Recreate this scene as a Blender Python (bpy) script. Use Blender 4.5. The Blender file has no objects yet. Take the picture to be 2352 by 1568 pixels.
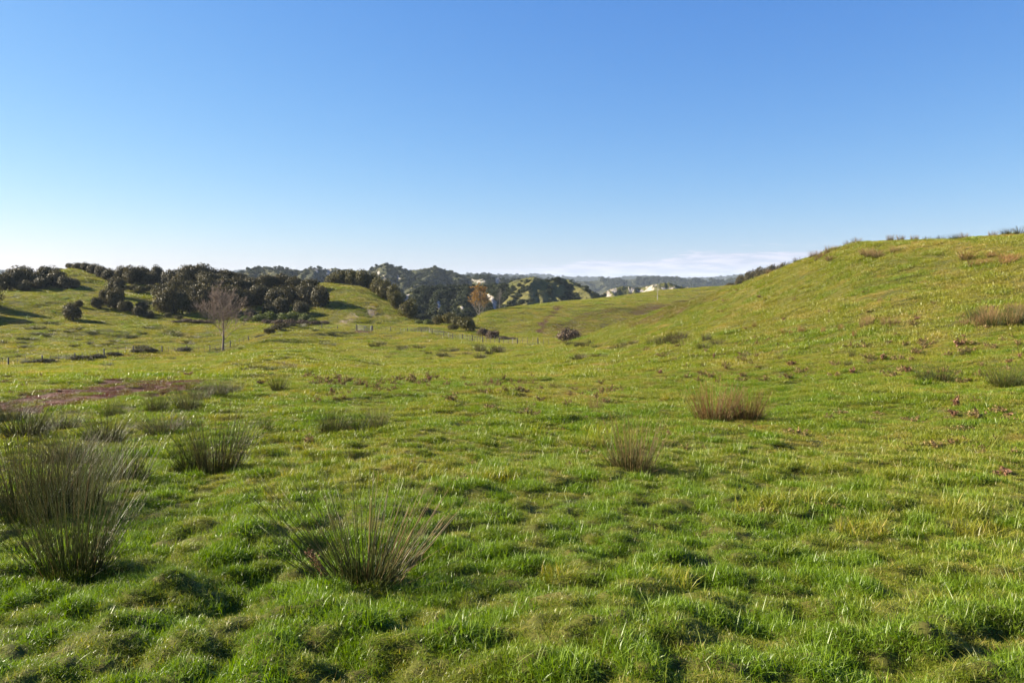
import bpy, math, random
import numpy as np
from mathutils import Vector, Matrix

# ------------------------------------------------------------------ camera, sky, sun, exposure
S = bpy.context.scene
CZ = 1.7                                   # eye height
FD = 1810.0                                # focal length in units of a 2352 x 1568 frame
PITCH = math.atan(134 / FD)
cam_d = bpy.data.cameras.new('camera')
cam = bpy.data.objects.new('camera', cam_d)
S.collection.objects.link(cam)
cam.location = (0, 0, CZ)
cam.rotation_euler = (math.pi / 2 - PITCH, 0, 0)
cam_d.sensor_width = 36.0
cam_d.lens = 36.0 * FD / 2352
cam_d.clip_start = 0.1
cam_d.clip_end = 30000
S.camera = cam

SUN_EL, SUN_AZ = math.radians(26), math.radians(-76)     # azimuth clockwise from +Y
EXPO = 1.75
S.view_settings.view_transform = 'Standard'
S.view_settings.look = 'None'
S.view_settings.exposure = EXPO
S.view_settings.gamma = 1.0
S.view_settings.use_curve_mapping = False
S.cycles.max_bounces = 6
S.cycles.diffuse_bounces = 3
S.cycles.glossy_bounces = 2
S.cycles.transmission_bounces = 4
S.cycles.transparent_max_bounces = 4
S.cycles.adaptive_threshold = 0.02
S.cycles.use_denoising = True

W = bpy.data.worlds.new('World')
S.world = W
W.use_nodes = True
wn, wl = W.node_tree.nodes, W.node_tree.links
bg = wn['Background']
bg.inputs[1].default_value = 0.1
sky = wn.new('ShaderNodeTexSky')
sky.sky_type = 'NISHITA'
sky.sun_disc = False
sky.sun_elevation = SUN_EL
sky.sun_rotation = SUN_AZ
sky.air_density, sky.dust_density, sky.ozone_density, sky.altitude = 1.0, 0.25, 3.0, 0


def wmath(op, a, b=None, c=None):
    n = wn.new('ShaderNodeMath')
    n.operation = op
    for i, v in enumerate((a, b, c)):
        if v is None:
            continue
        if isinstance(v, (int, float)):
            n.inputs[i].default_value = v
        else:
            wl.new(v, n.inputs[i])
    return n.outputs[0]


sep = wn.new('ShaderNodeSeparateColor')
wl.new(sky.outputs[0], sep.inputs[0])
comb = wn.new('ShaderNodeCombineColor')
for i, (a, g) in enumerate(((0.57, 1.20), (0.632, 0.90), (0.86, 0.48))):
    v = wmath('POWER', wmath('MULTIPLY', sep.outputs[i], 0.2), g)
    wl.new(wmath('MULTIPLY', v, a * 10 / 2 ** EXPO), comb.inputs[i])
# low bank of cloud over the far hills (a direction-based sky)
tc = wn.new('ShaderNodeTexCoord')
sx = wn.new('ShaderNodeSeparateXYZ')
wl.new(tc.outputs['Generated'], sx.inputs[0])
az = wmath('ARCTAN2', sx.outputs[0], sx.outputs[1])
el = wmath('ARCSINE', sx.outputs[2])
cx = wn.new('ShaderNodeCombineXYZ')
wl.new(wmath('MULTIPLY', az, 9.0), cx.inputs[0])
wl.new(wmath('MULTIPLY', el, 75.0), cx.inputs[1])
nz = wn.new('ShaderNodeTexNoise')
nz.inputs['Scale'].default_value = 1.6
nz.inputs['Detail'].default_value = 6
nz.inputs['Roughness'].default_value = 0.62
wl.new(cx.outputs[0], nz.inputs['Vector'])


def wrange(v, a, b, c=0.0, d=1.0):
    n = wn.new('ShaderNodeMapRange')
    n.interpolation_type = 'SMOOTHSTEP'
    wl.new(v, n.inputs[0])
    for i, q in enumerate((a, b, c, d)):
        n.inputs[i + 1].default_value = q
    return n.outputs[0]


# top of the bank climbs to the right
azw = wrange(az, -0.14, 0.34)
top = wmath('ADD', wmath('ADD', wmath('MULTIPLY', azw, 0.024), wmath('MULTIPLY', wrange(az, -0.10, -0.03), 0.016)), wmath('MULTIPLY', wmath('SUBTRACT', nz.outputs[0], 0.5), 0.030))
m1 = wrange(wmath('SUBTRACT', top, el), 0.0, 0.006)
n2 = wn.new('ShaderNodeTexNoise')
n2.inputs['Scale'].default_value = 3.2
n2.inputs['Detail'].default_value = 5
wl.new(cx.outputs[0], n2.inputs['Vector'])
dens = wrange(n2.outputs[0], 0.22, 0.62, 0.55, 0.85)
# thin wisps above the bank
wisp = wmath('MULTIPLY', wrange(nz.outputs[0], 0.56, 0.72, 0.0, 0.45),
             wmath('MULTIPLY', wrange(az, 0.05, 0.14), wmath('MULTIPLY', wrange(el, 0.026, 0.034), wrange(el, 0.05, 0.043))))
cm = wmath('MAXIMUM', wmath('MULTIPLY', m1, dens), wisp)
mix = wn.new('ShaderNodeMix')
mix.data_type = 'RGBA'
wl.new(cm, mix.inputs[0])
wl.new(comb.outputs[0], mix.inputs[6])
shade = wrange(n2.outputs[0], 0.3, 0.7)
cmix = wn.new('ShaderNodeMix')
cmix.data_type = 'RGBA'
wl.new(shade, cmix.inputs[0])
k = 10 / 2 ** EXPO
cmix.inputs[6].default_value = (0.60 * k, 0.66 * k, 0.84 * k, 1)
cmix.inputs[7].default_value = (0.86 * k, 0.86 * k, 1.0 * k, 1)
wl.new(cmix.outputs[2], mix.inputs[7])
wl.new(mix.outputs[2], bg.inputs[0])

sd = bpy.data.lights.new('sun', 'SUN')
sd.energy = 5.0
sd.angle = math.radians(0.53)
sd.color = (1.0, 0.90, 0.72)
so = bpy.data.objects.new('sun', sd)
S.collection.objects.link(so)
sun_dir = Vector((math.sin(SUN_AZ) * math.cos(SUN_EL), math.cos(SUN_AZ) * math.cos(SUN_EL), math.sin(SUN_EL)))
so.rotation_euler = sun_dir.to_track_quat('Z', 'Y').to_euler()

# ------------------------------------------------------------------ helpers
rng = np.random.default_rng(7)
random.seed(7)
C = S.collection


def perlin(x, y, seed=0):
    x = np.asarray(x, float)
    y = np.asarray(y, float)
    xi, yi = np.floor(x).astype(np.int64), np.floor(y).astype(np.int64)
    xf, yf = x - xi, y - yi
    u, v = xf * xf * xf * (xf * (xf * 6 - 15) + 10), yf * yf * yf * (yf * (yf * 6 - 15) + 10)

    def gr(ix, iy, dx, dy):
        h = (ix * 374761393 + iy * 668265263 + seed * 974634777) & 0x7fffffff
        h = ((h ^ (h >> 13)) * 1274126177) & 0x7fffffff
        a = ((h ^ (h >> 16)) & 1023) * (2 * math.pi / 1024)
        return np.cos(a) * dx + np.sin(a) * dy
    n00, n10 = gr(xi, yi, xf, yf), gr(xi + 1, yi, xf - 1, yf)
    n01, n11 = gr(xi, yi + 1, xf, yf - 1), gr(xi + 1, yi + 1, xf - 1, yf - 1)
    return 1.5 * ((n00 * (1 - u) + n10 * u) * (1 - v) + (n01 * (1 - u) + n11 * u) * v)


def fbm(x, y, seed=0, n=4):
    r, a = 0, 0.5
    for i in range(n):
        r = r + a * perlin(x, y, seed + i * 17)
        x, y, a = x * 2.03 + 3.1, y * 2.03 - 1.7, a * 0.5
    return r


def sstep(a, b, x):
    t = np.clip((x - a) / (b - a), 0, 1)
    return t * t * (3 - 2 * t)


def ray(u, v):
    """azimuth (clockwise from +Y) and slope of the line of sight through a point of the 2352 x 1568 frame"""
    x, y = (u - 1176) / FD, (784 - v) / FD
    f = math.cos(PITCH) + y * math.sin(PITCH)
    z = -math.sin(PITCH) + y * math.cos(PITCH)
    return math.atan2(x, f), z / math.hypot(x, f)


def uv_of(x, y, z):
    x, y, z = np.asarray(x, float), np.asarray(y, float), np.asarray(z, float) - CZ
    f = y * math.cos(PITCH) - z * math.sin(PITCH)
    up = y * math.sin(PITCH) + z * math.cos(PITCH)
    f = np.where(f > 0.01, f, 1e9)
    return 1176 + FD * x / f, 784 - FD * up / f


def mesh_from(name, V, faces, mat=None, attrs=None, smooth=False):
    me = bpy.data.meshes.new(name)
    V = np.asarray(V, np.float32)
    me.vertices.add(len(V))
    me.vertices.foreach_set('co', V.ravel())
    if faces:
        lv = np.concatenate([np.asarray(f, np.int32).ravel() for f in faces])
        tot = np.concatenate([np.full(len(f), np.asarray(f).shape[1], np.int32) for f in faces])
        st = np.concatenate([[0], np.cumsum(tot)[:-1]]).astype(np.int32)
        me.loops.add(len(lv))
        me.loops.foreach_set('vertex_index', lv)
        me.polygons.add(len(tot))
        me.polygons.foreach_set('loop_start', st)
        me.polygons.foreach_set('loop_total', tot)
        if smooth:
            me.polygons.foreach_set('use_smooth', np.ones(len(tot), bool))
    for k_, a in (attrs or {}).items():
        a = np.asarray(a)
        if a.ndim == 2:
            at = me.attributes.new(k_, 'FLOAT_VECTOR', 'POINT')
            at.data.foreach_set('vector', a.astype(np.float32).ravel())
        elif a.dtype.kind == 'i':
            at = me.attributes.new(k_, 'INT', 'POINT')
            at.data.foreach_set('value', a.astype(np.int32))
        else:
            at = me.attributes.new(k_, 'FLOAT', 'POINT')
            at.data.foreach_set('value', a.astype(np.float32))
    me.update(calc_edges=True)
    if mat:
        me.materials.append(mat)
    return me


def obj(name, me, parent=None, loc=(0, 0, 0)):
    o = bpy.data.objects.new(name, me)
    C.objects.link(o)
    o.location = loc
    if parent:
        o.parent = parent
    return o


def tag(o, label=None, cat=None, group=None, kind=None):
    for k_, v in (('label', label), ('category', cat), ('group', group), ('kind', kind)):
        if v:
            o[k_] = v
    return o


def copy_tree(o):
    c = o.copy()
    C.objects.link(c)
    for ch in o.children:
        d = ch.copy()
        C.objects.link(d)
        d.parent = c
        for g in ch.children:
            e = g.copy()
            C.objects.link(e)
            e.parent = d
    return c


class Geo:
    """collects pieces into one mesh"""
    def __init__(s):
        s.V, s.F, s.A, s.n = [], {}, {}, 0

    def add(s, V, faces, **attrs):
        V = np.asarray(V, float).reshape(-1, 3)
        for f in faces:
            f = np.asarray(f) + s.n
            s.F.setdefault(f.shape[1], []).append(f)
        s.V.append(V)
        for k_, a in attrs.items():
            s.A.setdefault(k_, []).append(np.broadcast_to(np.asarray(a, float), (len(V),)))
        s.n += len(V)
        return s

    def mesh(s, name, mat, smooth=False):
        return mesh_from(name, np.concatenate(s.V), [np.concatenate(f) for f in s.F.values()], mat,
                         {k_: np.concatenate(a) for k_, a in s.A.items()}, smooth)


def tubes(P, R, k=3):
    """P (S,n,3) centre lines, R (S,n) radii -> verts, [quads]"""
    P = np.asarray(P, float)
    R = np.asarray(R, float)
    Sn, n, _ = P.shape
    T = np.gradient(P, axis=1)
    T /= np.linalg.norm(T, axis=2, keepdims=True) + 1e-9
    ref = np.where(np.abs(T[:, :1, 2:3]) > 0.9, np.array([1.0, 0, 0]), np.array([0, 0, 1.0]))
    ref = np.broadcast_to(ref, T.shape)
    A = np.cross(T, ref)
    A /= np.linalg.norm(A, axis=2, keepdims=True) + 1e-9
    B = np.cross(T, A)
    ang = np.arange(k) * 2 * math.pi / k
    V = P[:, :, None, :] + R[:, :, None, None] * (A[:, :, None, :] * np.cos(ang)[None, None, :, None] + B[:, :, None, :] * np.sin(ang)[None, None, :, None])
    idx = np.arange(Sn * n * k).reshape(Sn, n, k)
    a = idx[:, :-1, :]
    b = np.roll(a, -1, 2)
    d = idx[:, 1:, :]
    c = np.roll(d, -1, 2)
    Q = np.stack([a, b, c, d], -1).reshape(-1, 4)
    caps = []
    if k == 4:
        caps = [idx[:, -1, :].reshape(-1, 4)]
    return V.reshape(-1, 3), [Q] + caps


def bez(p0, d0, L, bend, n):
    """curved stems: start p0 (S,3), unit direction d0 (S,3), length L, droop -> (S,n,3)"""
    t = np.linspace(0, 1, n)[None, :, None]
    P = p0[:, None, :] + d0[:, None, :] * (L[:, None, None] * t)
    hz = d0.copy()
    hz[:, 2] = 0
    P = P + hz[:, None, :] * (bend * L)[:, None, None] * t ** 2
    P[:, :, 2] -= (bend * L * 0.45)[:, None] * (t[:, :, 0] ** 2.2)
    return P


# ------------------------------------------------------------------ materials
def new_mat(name):
    m = bpy.data.materials.new(name)
    m.use_nodes = True
    nt = m.node_tree
    return m, nt.nodes, nt.links, nt.nodes['Principled BSDF'], nt.nodes['Material Output']


def N(nodes, t, **kw):
    n = nodes.new(t)
    for k_, v in kw.items():
        setattr(n, k_, v)
    return n


def mixcol(nodes, links, fac, a, b, blend='MIX'):
    n = N(nodes, 'ShaderNodeMix', data_type='RGBA', blend_type=blend)
    for i, v in ((0, fac), (6, a), (7, b)):
        if isinstance(v, (int, float)):
            n.inputs[i].default_value = v
        elif isinstance(v, tuple):
            n.inputs[i].default_value = (*v, 1)
        else:
            links.new(v, n.inputs[i])
    return n.outputs[2]


def attr(nodes, name, inst=False):
    n = N(nodes, 'ShaderNodeAttribute', attribute_name=name)
    n.attribute_type = 'INSTANCER' if inst else 'GEOMETRY'
    return n.outputs['Fac']


def rngmap(nodes, links, v, a, b, c=0.0, d=1.0):
    n = N(nodes, 'ShaderNodeMapRange')
    links.new(v, n.inputs[0])
    for i, q in enumerate((a, b, c, d)):
        n.inputs[i + 1].default_value = q
    return n.outputs[0]


def noise(nodes, links, scale, detail=4, rough=0.55, vec=None):
    n = N(nodes, 'ShaderNodeTexNoise')
    n.inputs['Scale'].default_value = scale
    n.inputs['Detail'].default_value = detail
    n.inputs['Roughness'].default_value = rough
    if vec is None:
        t = N(nodes, 'ShaderNodeTexCoord')
        vec = t.outputs['Object']
    links.new(vec, n.inputs['Vector'])
    return n.outputs[0]


def leafy(name, stops, rough=0.45, trans=0.35, spec=0.5, inst=False):
    """blade / leaf: colour from attributes t (along), rnd (per piece)"""
    m, nd, lk, pb, out = new_mat(name)
    base, tip, dry = stops
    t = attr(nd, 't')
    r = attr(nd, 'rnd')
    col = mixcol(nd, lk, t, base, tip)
    dr = rngmap(nd, lk, r, 0.78, 1.0)
    if inst:
        d2 = attr(nd, 'dry', True)
        mx = N(nd, 'ShaderNodeMath', operation='MAXIMUM')
        ml = N(nd, 'ShaderNodeMath', operation='MULTIPLY')
        lk.new(dr, ml.inputs[0])
        ml.inputs[1].default_value = 0.8
        lk.new(ml.outputs[0], mx.inputs[0])
        lk.new(d2, mx.inputs[1])
        dr = mx.outputs[0]
    col = mixcol(nd, lk, dr, col, dry)
    if inst:
        hue = attr(nd, 'lush', True)
        col = mixcol(nd, lk, hue, col, (0.115, 0.200, 0.008))
        sl = attr(nd, 'soil', True)
        col = mixcol(nd, lk, sl, col, (0.10, 0.042, 0.026))
    v = rngmap(nd, lk, r, 0, 1, 0.75, 1.2)
    hs = N(nd, 'ShaderNodeHueSaturation')
    lk.new(v, hs.inputs['Value'])
    lk.new(col, hs.inputs['Color'])
    col = hs.outputs[0]
    lk.new(col, pb.inputs['Base Color'])
    pb.inputs['Roughness'].default_value = rough
    pb.inputs['Specular IOR Level'].default_value = spec
    if trans > 0:
        tr = N(nd, 'ShaderNodeBsdfTranslucent')
        hs2 = N(nd, 'ShaderNodeHueSaturation')
        hs2.inputs['Saturation'].default_value = 1.15
        hs2.inputs['Value'].default_value = 1.25
        lk.new(col, hs2.inputs['Color'])
        lk.new(hs2.outputs[0], tr.inputs['Color'])
        ms = N(nd, 'ShaderNodeMixShader')
        ms.inputs[0].default_value = trans
        lk.new(pb.outputs[0], ms.inputs[1])
        lk.new(tr.outputs[0], ms.inputs[2])
        lk.new(ms.outputs[0], out.inputs['Surface'])
    return m


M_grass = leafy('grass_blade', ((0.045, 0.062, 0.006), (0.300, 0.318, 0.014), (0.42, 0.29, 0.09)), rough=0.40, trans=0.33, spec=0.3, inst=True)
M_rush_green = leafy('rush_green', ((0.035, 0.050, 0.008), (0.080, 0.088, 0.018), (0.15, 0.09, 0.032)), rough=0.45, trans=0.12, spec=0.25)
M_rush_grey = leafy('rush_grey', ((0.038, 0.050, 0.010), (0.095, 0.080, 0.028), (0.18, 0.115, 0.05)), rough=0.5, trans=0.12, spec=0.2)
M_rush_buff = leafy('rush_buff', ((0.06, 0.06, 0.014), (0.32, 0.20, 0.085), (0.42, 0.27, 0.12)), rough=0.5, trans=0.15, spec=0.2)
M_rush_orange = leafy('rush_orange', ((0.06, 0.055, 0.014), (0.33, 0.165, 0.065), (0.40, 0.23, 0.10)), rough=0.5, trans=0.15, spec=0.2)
M_evergreen = leafy('evergreen_leaves', ((0.045, 0.040, 0.016), (0.095, 0.080, 0.032), (0.15, 0.11, 0.045)), rough=0.5, trans=0.2, spec=0.12)
M_olive = leafy('olive_leaves', ((0.055, 0.055, 0.016), (0.115, 0.098, 0.030), (0.17, 0.12, 0.045)), rough=0.5, trans=0.2, spec=0.12)
M_brownbush = leafy('brown_bush_leaves', ((0.075, 0.055, 0.032), (0.15, 0.105, 0.065), (0.20, 0.13, 0.08)), rough=0.6, trans=0.1, spec=0.15)
M_limebush = leafy('bright_bush_leaves', ((0.075, 0.095, 0.020), (0.15, 0.17, 0.035), (0.19, 0.16, 0.05)), rough=0.5, trans=0.2, spec=0.15)
M_poplar = leafy('poplar_leaves', ((0.26, 0.15, 0.045), (0.36, 0.20, 0.055), (0.20, 0.17, 0.055)), rough=0.6, trans=0.25, spec=0.15)
M_weed = leafy('dead_weed', ((0.12, 0.10, 0.035), (0.25, 0.175, 0.07), (0.30, 0.19, 0.085)), rough=0.7, trans=0.15, spec=0.15)
M_redweed = leafy('red_dock', ((0.15, 0.085, 0.04), (0.27, 0.14, 0.08), (0.36, 0.21, 0.14)), rough=0.7, trans=0.15, spec=0.15)
M_forest = leafy('forest_leaves', ((0.024, 0.033, 0.014), (0.055, 0.064, 0.024), (0.10, 0.09, 0.035)), rough=0.6, trans=0.2, spec=0.12)


def bark(name, a, b, scale=18):
    m, nd, lk, pb, out = new_mat(name)
    f = noise(nd, lk, scale, 5)
    lk.new(mixcol(nd, lk, rngmap(nd, lk, f, 0.3, 0.7), a, b), pb.inputs['Base Color'])
    pb.inputs['Roughness'].default_value = 0.85
    return m


M_bark = bark('dark_bark', (0.05, 0.04, 0.03), (0.13, 0.11, 0.09))
M_greybark = bark('grey_bark', (0.10, 0.085, 0.07), (0.22, 0.19, 0.16))
M_twig = bark('brown_grey_bark', (0.13, 0.088, 0.060), (0.25, 0.18, 0.13))
M_palebark = bark('pale_bark', (0.30, 0.27, 0.22), (0.50, 0.46, 0.40))
M_post = bark('weathered_post', (0.035, 0.03, 0.026), (0.10, 0.085, 0.07), 30)
M_palepost = bark('pale_post', (0.20, 0.185, 0.165), (0.36, 0.34, 0.31), 30)
M_wire = bark('fence_wire', (0.22, 0.22, 0.22), (0.35, 0.35, 0.35))
M_gate = bark('weathered_gate_rail', (0.20, 0.19, 0.175), (0.38, 0.365, 0.34), 12)

# ------------------------------------------------------------------ the lie of the land
#   columns of knots (distance, v) read as real distance and height; a float z given as ('z', d, z)
COLS = {
    -500: [(35, 885), (75, 860), (110, 850), (140, 832), (195, 760), (250, 668), (300, 655)],
    0: [(35, 885), (75, 858), (105, 848), (135, 836), (195, 755), (250, 668), (300, 650)],
    100: [(35, 885), (75, 856), (105, 846), (137, 832), (197, 750), (247, 668), (292, 640)],
    170: [(35, 885), (75, 853), (105, 843), (140, 828), (200, 745), (245, 668), (290, 616)],
    250: [(35, 885), (75, 851), (105, 840), (142, 822), (203, 741), (245, 672), (282, 640)],
    330: [(35, 885), (75, 848), (105, 835), (145, 818), (205, 738), (245, 676), (275, 650)],
    480: [(35, 884), (75, 838), (105, 824), (155, 808), (205, 738), (240, 690), (265, 648)],
    640: [(35, 882), (80, 807), (105, 808), (150, 785), (205, 745), (240, 692), (265, 650)],
    800: [(35, 880), (80, 821), (110, 818), (165, 775), (200, 745), (235, 682), (258, 655)],
    900: [(35, 880), (80, 832), (110, 815), (165, 772), (200, 748), (228, 705), (248, 699)],
    960: [(35, 880), (75, 838), (110, 815), (160, 773), (190, 755), (215, 738), (240, 742)],
    1050: [(35, 880), (75, 838), (110, 812), (150, 782), (180, 764), (205, 747), ('z', 240, -14.5)],
    1130: [(35, 880), (75, 834), (105, 812), (143, 788), (178, 772), (225, 716), ('z', 262, -11)],
    1250: [(35, 880), (75, 828), (100, 806), (135, 792), (175, 774), (245, 698), ('z', 300, -9)],
    1330: [(35, 879), (70, 815), (105, 780), ('z', 135, -11.2), (175, 773), (255, 694), (310, 692)],
    1420: [(35, 878), (70, 800), (103, 746), ('z', 140, -10.0), (180, 768), (260, 690), (320, 681)],
    1560: [(35, 873), (65, 775), (100, 702), ('z', 140, -9), (190, 745), (270, 690), (330, 664)],
    1680: [(35, 866), (60, 762), (95, 662), ('z', 140, -5), ('z', 200, -7), ('z', 270, -5), (330, 656)],
    1850: [(34, 856), (58, 722), (90, 598), ('z', 130, 1), ('z', 190, -1), ('z', 260, -1), ('z', 330, -1)],
    2000: [(33, 850), (55, 692), (84, 557), ('z', 130, 3), ('z', 190, 1), ('z', 260, -1), ('z', 330, -1)],
    2200: [(32, 845), (52, 684), (80, 549), ('z', 130, 3.5), ('z', 190, 1), ('z', 260, -1), ('z', 330, -1)],
    2400: [(30, 838), (48, 700), (76, 536), ('z', 130, 4), ('z', 190, 1), ('z', 260, -1), ('z', 330, -1)],
    2900: [(30, 835), (46, 690), (72, 520), ('z', 130, 5), ('z', 190, 1), ('z', 260, -1), ('z', 330, -1)],
}


def build_knots():
    th, D, Z = [], [], []
    for u, ks in COLS.items():
        th.append(ray(u, 740)[0])
        d = [0.0, 4.0, 9.0, 17.0]
        rise = 0.012 * max(0, (u - 1500) / 900)
        z = [0.0] + [-0.08 * q + rise * q for q in (4.0, 9.0, 17.0)]
        for k_ in ks:
            if k_[0] == 'z':
                d.append(k_[1])
                z.append(k_[2] + CZ)
            else:
                d.append(k_[0])
                z.append(CZ + k_[0] * ray(u, k_[1])[1])
        low = -16.0 if u > 1700 else -27.0
        d += [430.0, 1600.0, 12000.0]
        z += [low, -34.0, -60.0]
        D.append(d)
        Z.append(z)
    return np.array(th), np.array(D), np.array(Z)


KT, KD, KZ = build_knots()


def slopes(x, y):
    """monotone (pchip-like) slopes along the last axis"""
    h = np.diff(x, axis=-1)
    s = np.diff(y, axis=-1) / h
    w1 = 2 * h[..., 1:] + h[..., :-1]
    w2 = h[..., 1:] + 2 * h[..., :-1]
    s0, s1 = s[..., :-1], s[..., 1:]
    ok = s0 * s1 > 0
    m = np.where(ok, (w1 + w2) / np.where(ok, w1 / np.where(ok, s0, 1) + w2 / np.where(ok, s1, 1), 1), 0)
    return np.concatenate([s[..., :1], m, s[..., -1:]], -1)


_sD = slopes(KT[None, :], KD.T)
_sZ = slopes(KT[None, :], KZ.T)


def herm(x, x0, x1, y0, y1, m0, m1):
    h = x1 - x0
    t = (x - x0) / h
    t2, t3 = t * t, t * t * t
    return (2 * t3 - 3 * t2 + 1) * y0 + (t3 - 2 * t2 + t) * h * m0 + (-2 * t3 + 3 * t2) * y1 + (t3 - t2) * h * m1


def base_h(x, y):
    x, y = np.atleast_1d(np.asarray(x, float)), np.atleast_1d(np.asarray(y, float))
    sh = x.shape
    x, y = x.ravel(), y.ravel()
    d = np.hypot(x, y)
    th0 = np.arctan2(x, y)
    th = np.clip(th0, KT[0], KT[-1])
    j = np.clip(np.searchsorted(KT, th) - 1, 0, len(KT) - 2)
    t0, t1 = KT[j], KT[j + 1]
    Dk = np.stack([herm(th, t0, t1, KD[j, i], KD[j + 1, i], _sD[i, j], _sD[i, j + 1]) for i in range(KD.shape[1])], -1)
    Zk = np.stack([herm(th, t0, t1, KZ[j, i], KZ[j + 1, i], _sZ[i, j], _sZ[i, j + 1]) for i in range(KD.shape[1])], -1)
    m = slopes(Dk, Zk)
    i = np.clip((Dk <= d[:, None]).sum(1) - 1, 0, Dk.shape[1] - 2)
    r = np.arange(len(d))
    z = herm(d, Dk[r, i], Dk[r, i + 1], Zk[r, i], Zk[r, i + 1], m[r, i], m[r, i + 1])
    # behind the camera everything eases into one plain slope
    w = sstep(0.85, 1.6, np.abs(th0))
    z = z * (1 - w) + w * np.maximum(-0.02 * d - 0.2 * np.minimum(d, 3) * 0.2, -40)
    return z.reshape(sh)


HUMPS = []           # (x, y, rx, ry, h) local banks and hollows


def relief(x, y, cell=None):
    """humps, terracettes and tussock relief on top of the base form"""
    x, y = np.asarray(x, float), np.asarray(y, float)
    d = np.hypot(x, y)
    if cell is None:
        cell = np.maximum(0.02, d * 0.006)
    z = np.zeros_like(d)
    far = 1 - sstep(300, 420, d)
    z = z + far * sstep(10, 60, d) * 0.35 * fbm(x / 17, y / 17, 3, 2)
    z = z + far * sstep(60, 170, d) * 0.7 * fbm(x / 26, y / 26, 53, 3)
    z = z + far * sstep(70, 130, d) * 0.45 * fbm(x / 7, y / 9, 57, 3)
    z = z + far * sstep(25, 60, d) * 0.22 * fbm(x / 3.2, y / 3.2, 59, 2)
    z = z + far * sstep(5, 25, d) * 0.16 * fbm(x / 4.5, y / 4.5, 5, 2)
    for wl_, am, sd_ in ((2.6, 0.10, 10), (1.3, 0.045, 11), (0.66, 0.048, 12), (0.36, 0.062, 13), (0.19, 0.055, 14)):
        fade = 1 - sstep(0.26, 0.50, cell / wl_)
        n = perlin(x / wl_, y / wl_, sd_)
        z = z + am * fade * np.where(n > 0, 1.3 * n ** 0.8, -0.8 * np.abs(n))
    for hx, hy, rx, ry, h, a in HUMPS:
        ca, sa = math.cos(a), math.sin(a)
        px, py = (x - hx) * ca + (y - hy) * sa, -(x - hx) * sa + (y - hy) * ca
        z = z + h * np.exp(-(px / rx) ** 2 - (py / ry) ** 2)
    return z


def H(x, y):
    return base_h(x, y) + relief(np.atleast_1d(x), np.atleast_1d(y))


def hit(u, v, dmin=2.0, dmax=420.0):
    """where the line of sight through (u, v) meets the land"""
    th, s = ray(u, v)
    d = np.geomspace(dmin, dmax, 4000)
    z = base_h(np.sin(th) * d, np.cos(th) * d)
    k_ = np.argmax(z >= CZ + s * d)
    dd = d[k_] if z[k_] >= CZ + s * d[k_] else dmax
    return np.sin(th) * dd, np.cos(th) * dd, dd


def at_d(u, d):
    th = ray(u, 740)[0]
    return math.sin(th) * d, math.cos(th) * d


def ground(x, y):
    return float(H(np.array([x]), np.array([y]))[0])


# local forms: foreground bank and hollows, mounds by the gateway, slips on the hillside
for (u, v, rx, ry, h, a) in ((400, 1375, 0.34, 0.30, 0.13, 0.3), (505, 1405, 0.24, 0.40, -0.17, 0.5), (590, 1330, 0.20, 0.14, -0.10, 0), (990, 1330, 0.5, 0.2, -0.06, 0),
                             (1060, 1140, 0.5, 0.35, 0.08, 0), (1480, 1420, 0.5, 0.5, 0.07, 0), (720, 1440, 0.3, 0.3, 0.08, 0), (2050, 1450, 0.4, 0.4, 0.09, 0), (1900, 1180, 0.6, 0.4, 0.09, 0)):
    x, y, d = hit(u, v)
    HUMPS.append((x, y, rx, ry, h, a))
for (u, d, rx, ry, h, a) in ((745, 168, 11, 7, 1.2, 0.2), (690, 176, 5, 4, 0.8, 0.4), (230, 182, 8, 5, 1.2, 0.1), (870, 213, 4, 3, -1.0, 0), (885, 212, 3, 2, 0.8, 0.2),
                             (855, 202, 4, 2, -0.7, 0), (975, 185, 4, 2, 0.9, 0), (1000, 178, 4, 1.6, 0.8, 0), (960, 178, 3, 1.5, -0.7, 0), (830, 205, 4, 2, -0.7, .3),
                             (640, 168, 9, 1.5, -0.9, 0.75)):
    x, y = at_d(u, d)
    HUMPS.append((x, y, rx, ry, h, a))

# ---- one ground sheet, polar: fine ahead and near, coarse behind and far
th = np.concatenate([np.linspace(-math.pi, -0.95, 40)[:-1], np.linspace(-0.95, -0.72, 24)[:-1], np.linspace(-0.72, 0.72, 560), np.linspace(0.72, 0.95, 24)[1:], np.linspace(0.95, math.pi, 40)[1:]])
rr = np.concatenate([[0.35], np.geomspace(0.7, 420, 620), np.geomspace(440, 8500, 46)])
TH, RR = np.meshgrid(th, rr)
GX, GY = np.sin(TH) * RR, np.cos(TH) * RR
wide = np.where(np.abs(TH) > 0.73, 0.3, 0.0) * RR * 0.06
GZ = base_h(GX, GY) + relief(GX, GY, np.maximum(RR * 0.0104, wide))
nr, na = TH.shape
idx = np.arange(nr * na).reshape(nr, na)
quads = np.stack([idx[:-1, 1:], idx[:-1, :-1], idx[1:, :-1], idx[1:, 1:]], -1).reshape(-1, 4)


def in_poly(u, v, poly):
    r = np.zeros(u.shape, bool)
    n = len(poly)
    for i in range(n):
        (x1, y1), (x2, y2) = poly[i], poly[(i + 1) % n]
        c = ((y1 > v) != (y2 > v)) & (u < (x2 - x1) * (v - y1) / ((y2 - y1) if y2 != y1 else 1e-9) + x1)
        r ^= c
    return r


def world_poly(pts):
    return [hit(u, v)[:2] for u, v in pts]


def soft_poly(x, y, pts, warp=1.0, seed=0, sc=3.0):
    """1 inside a patch of ground, its edge broken up"""
    wx = x + warp * fbm(x / sc, y / sc, seed, 3)
    wy = y + warp * fbm(x / sc, y / sc, seed + 9, 3) * 1.6
    return in_poly(wx, wy, pts).astype(float)


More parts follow.
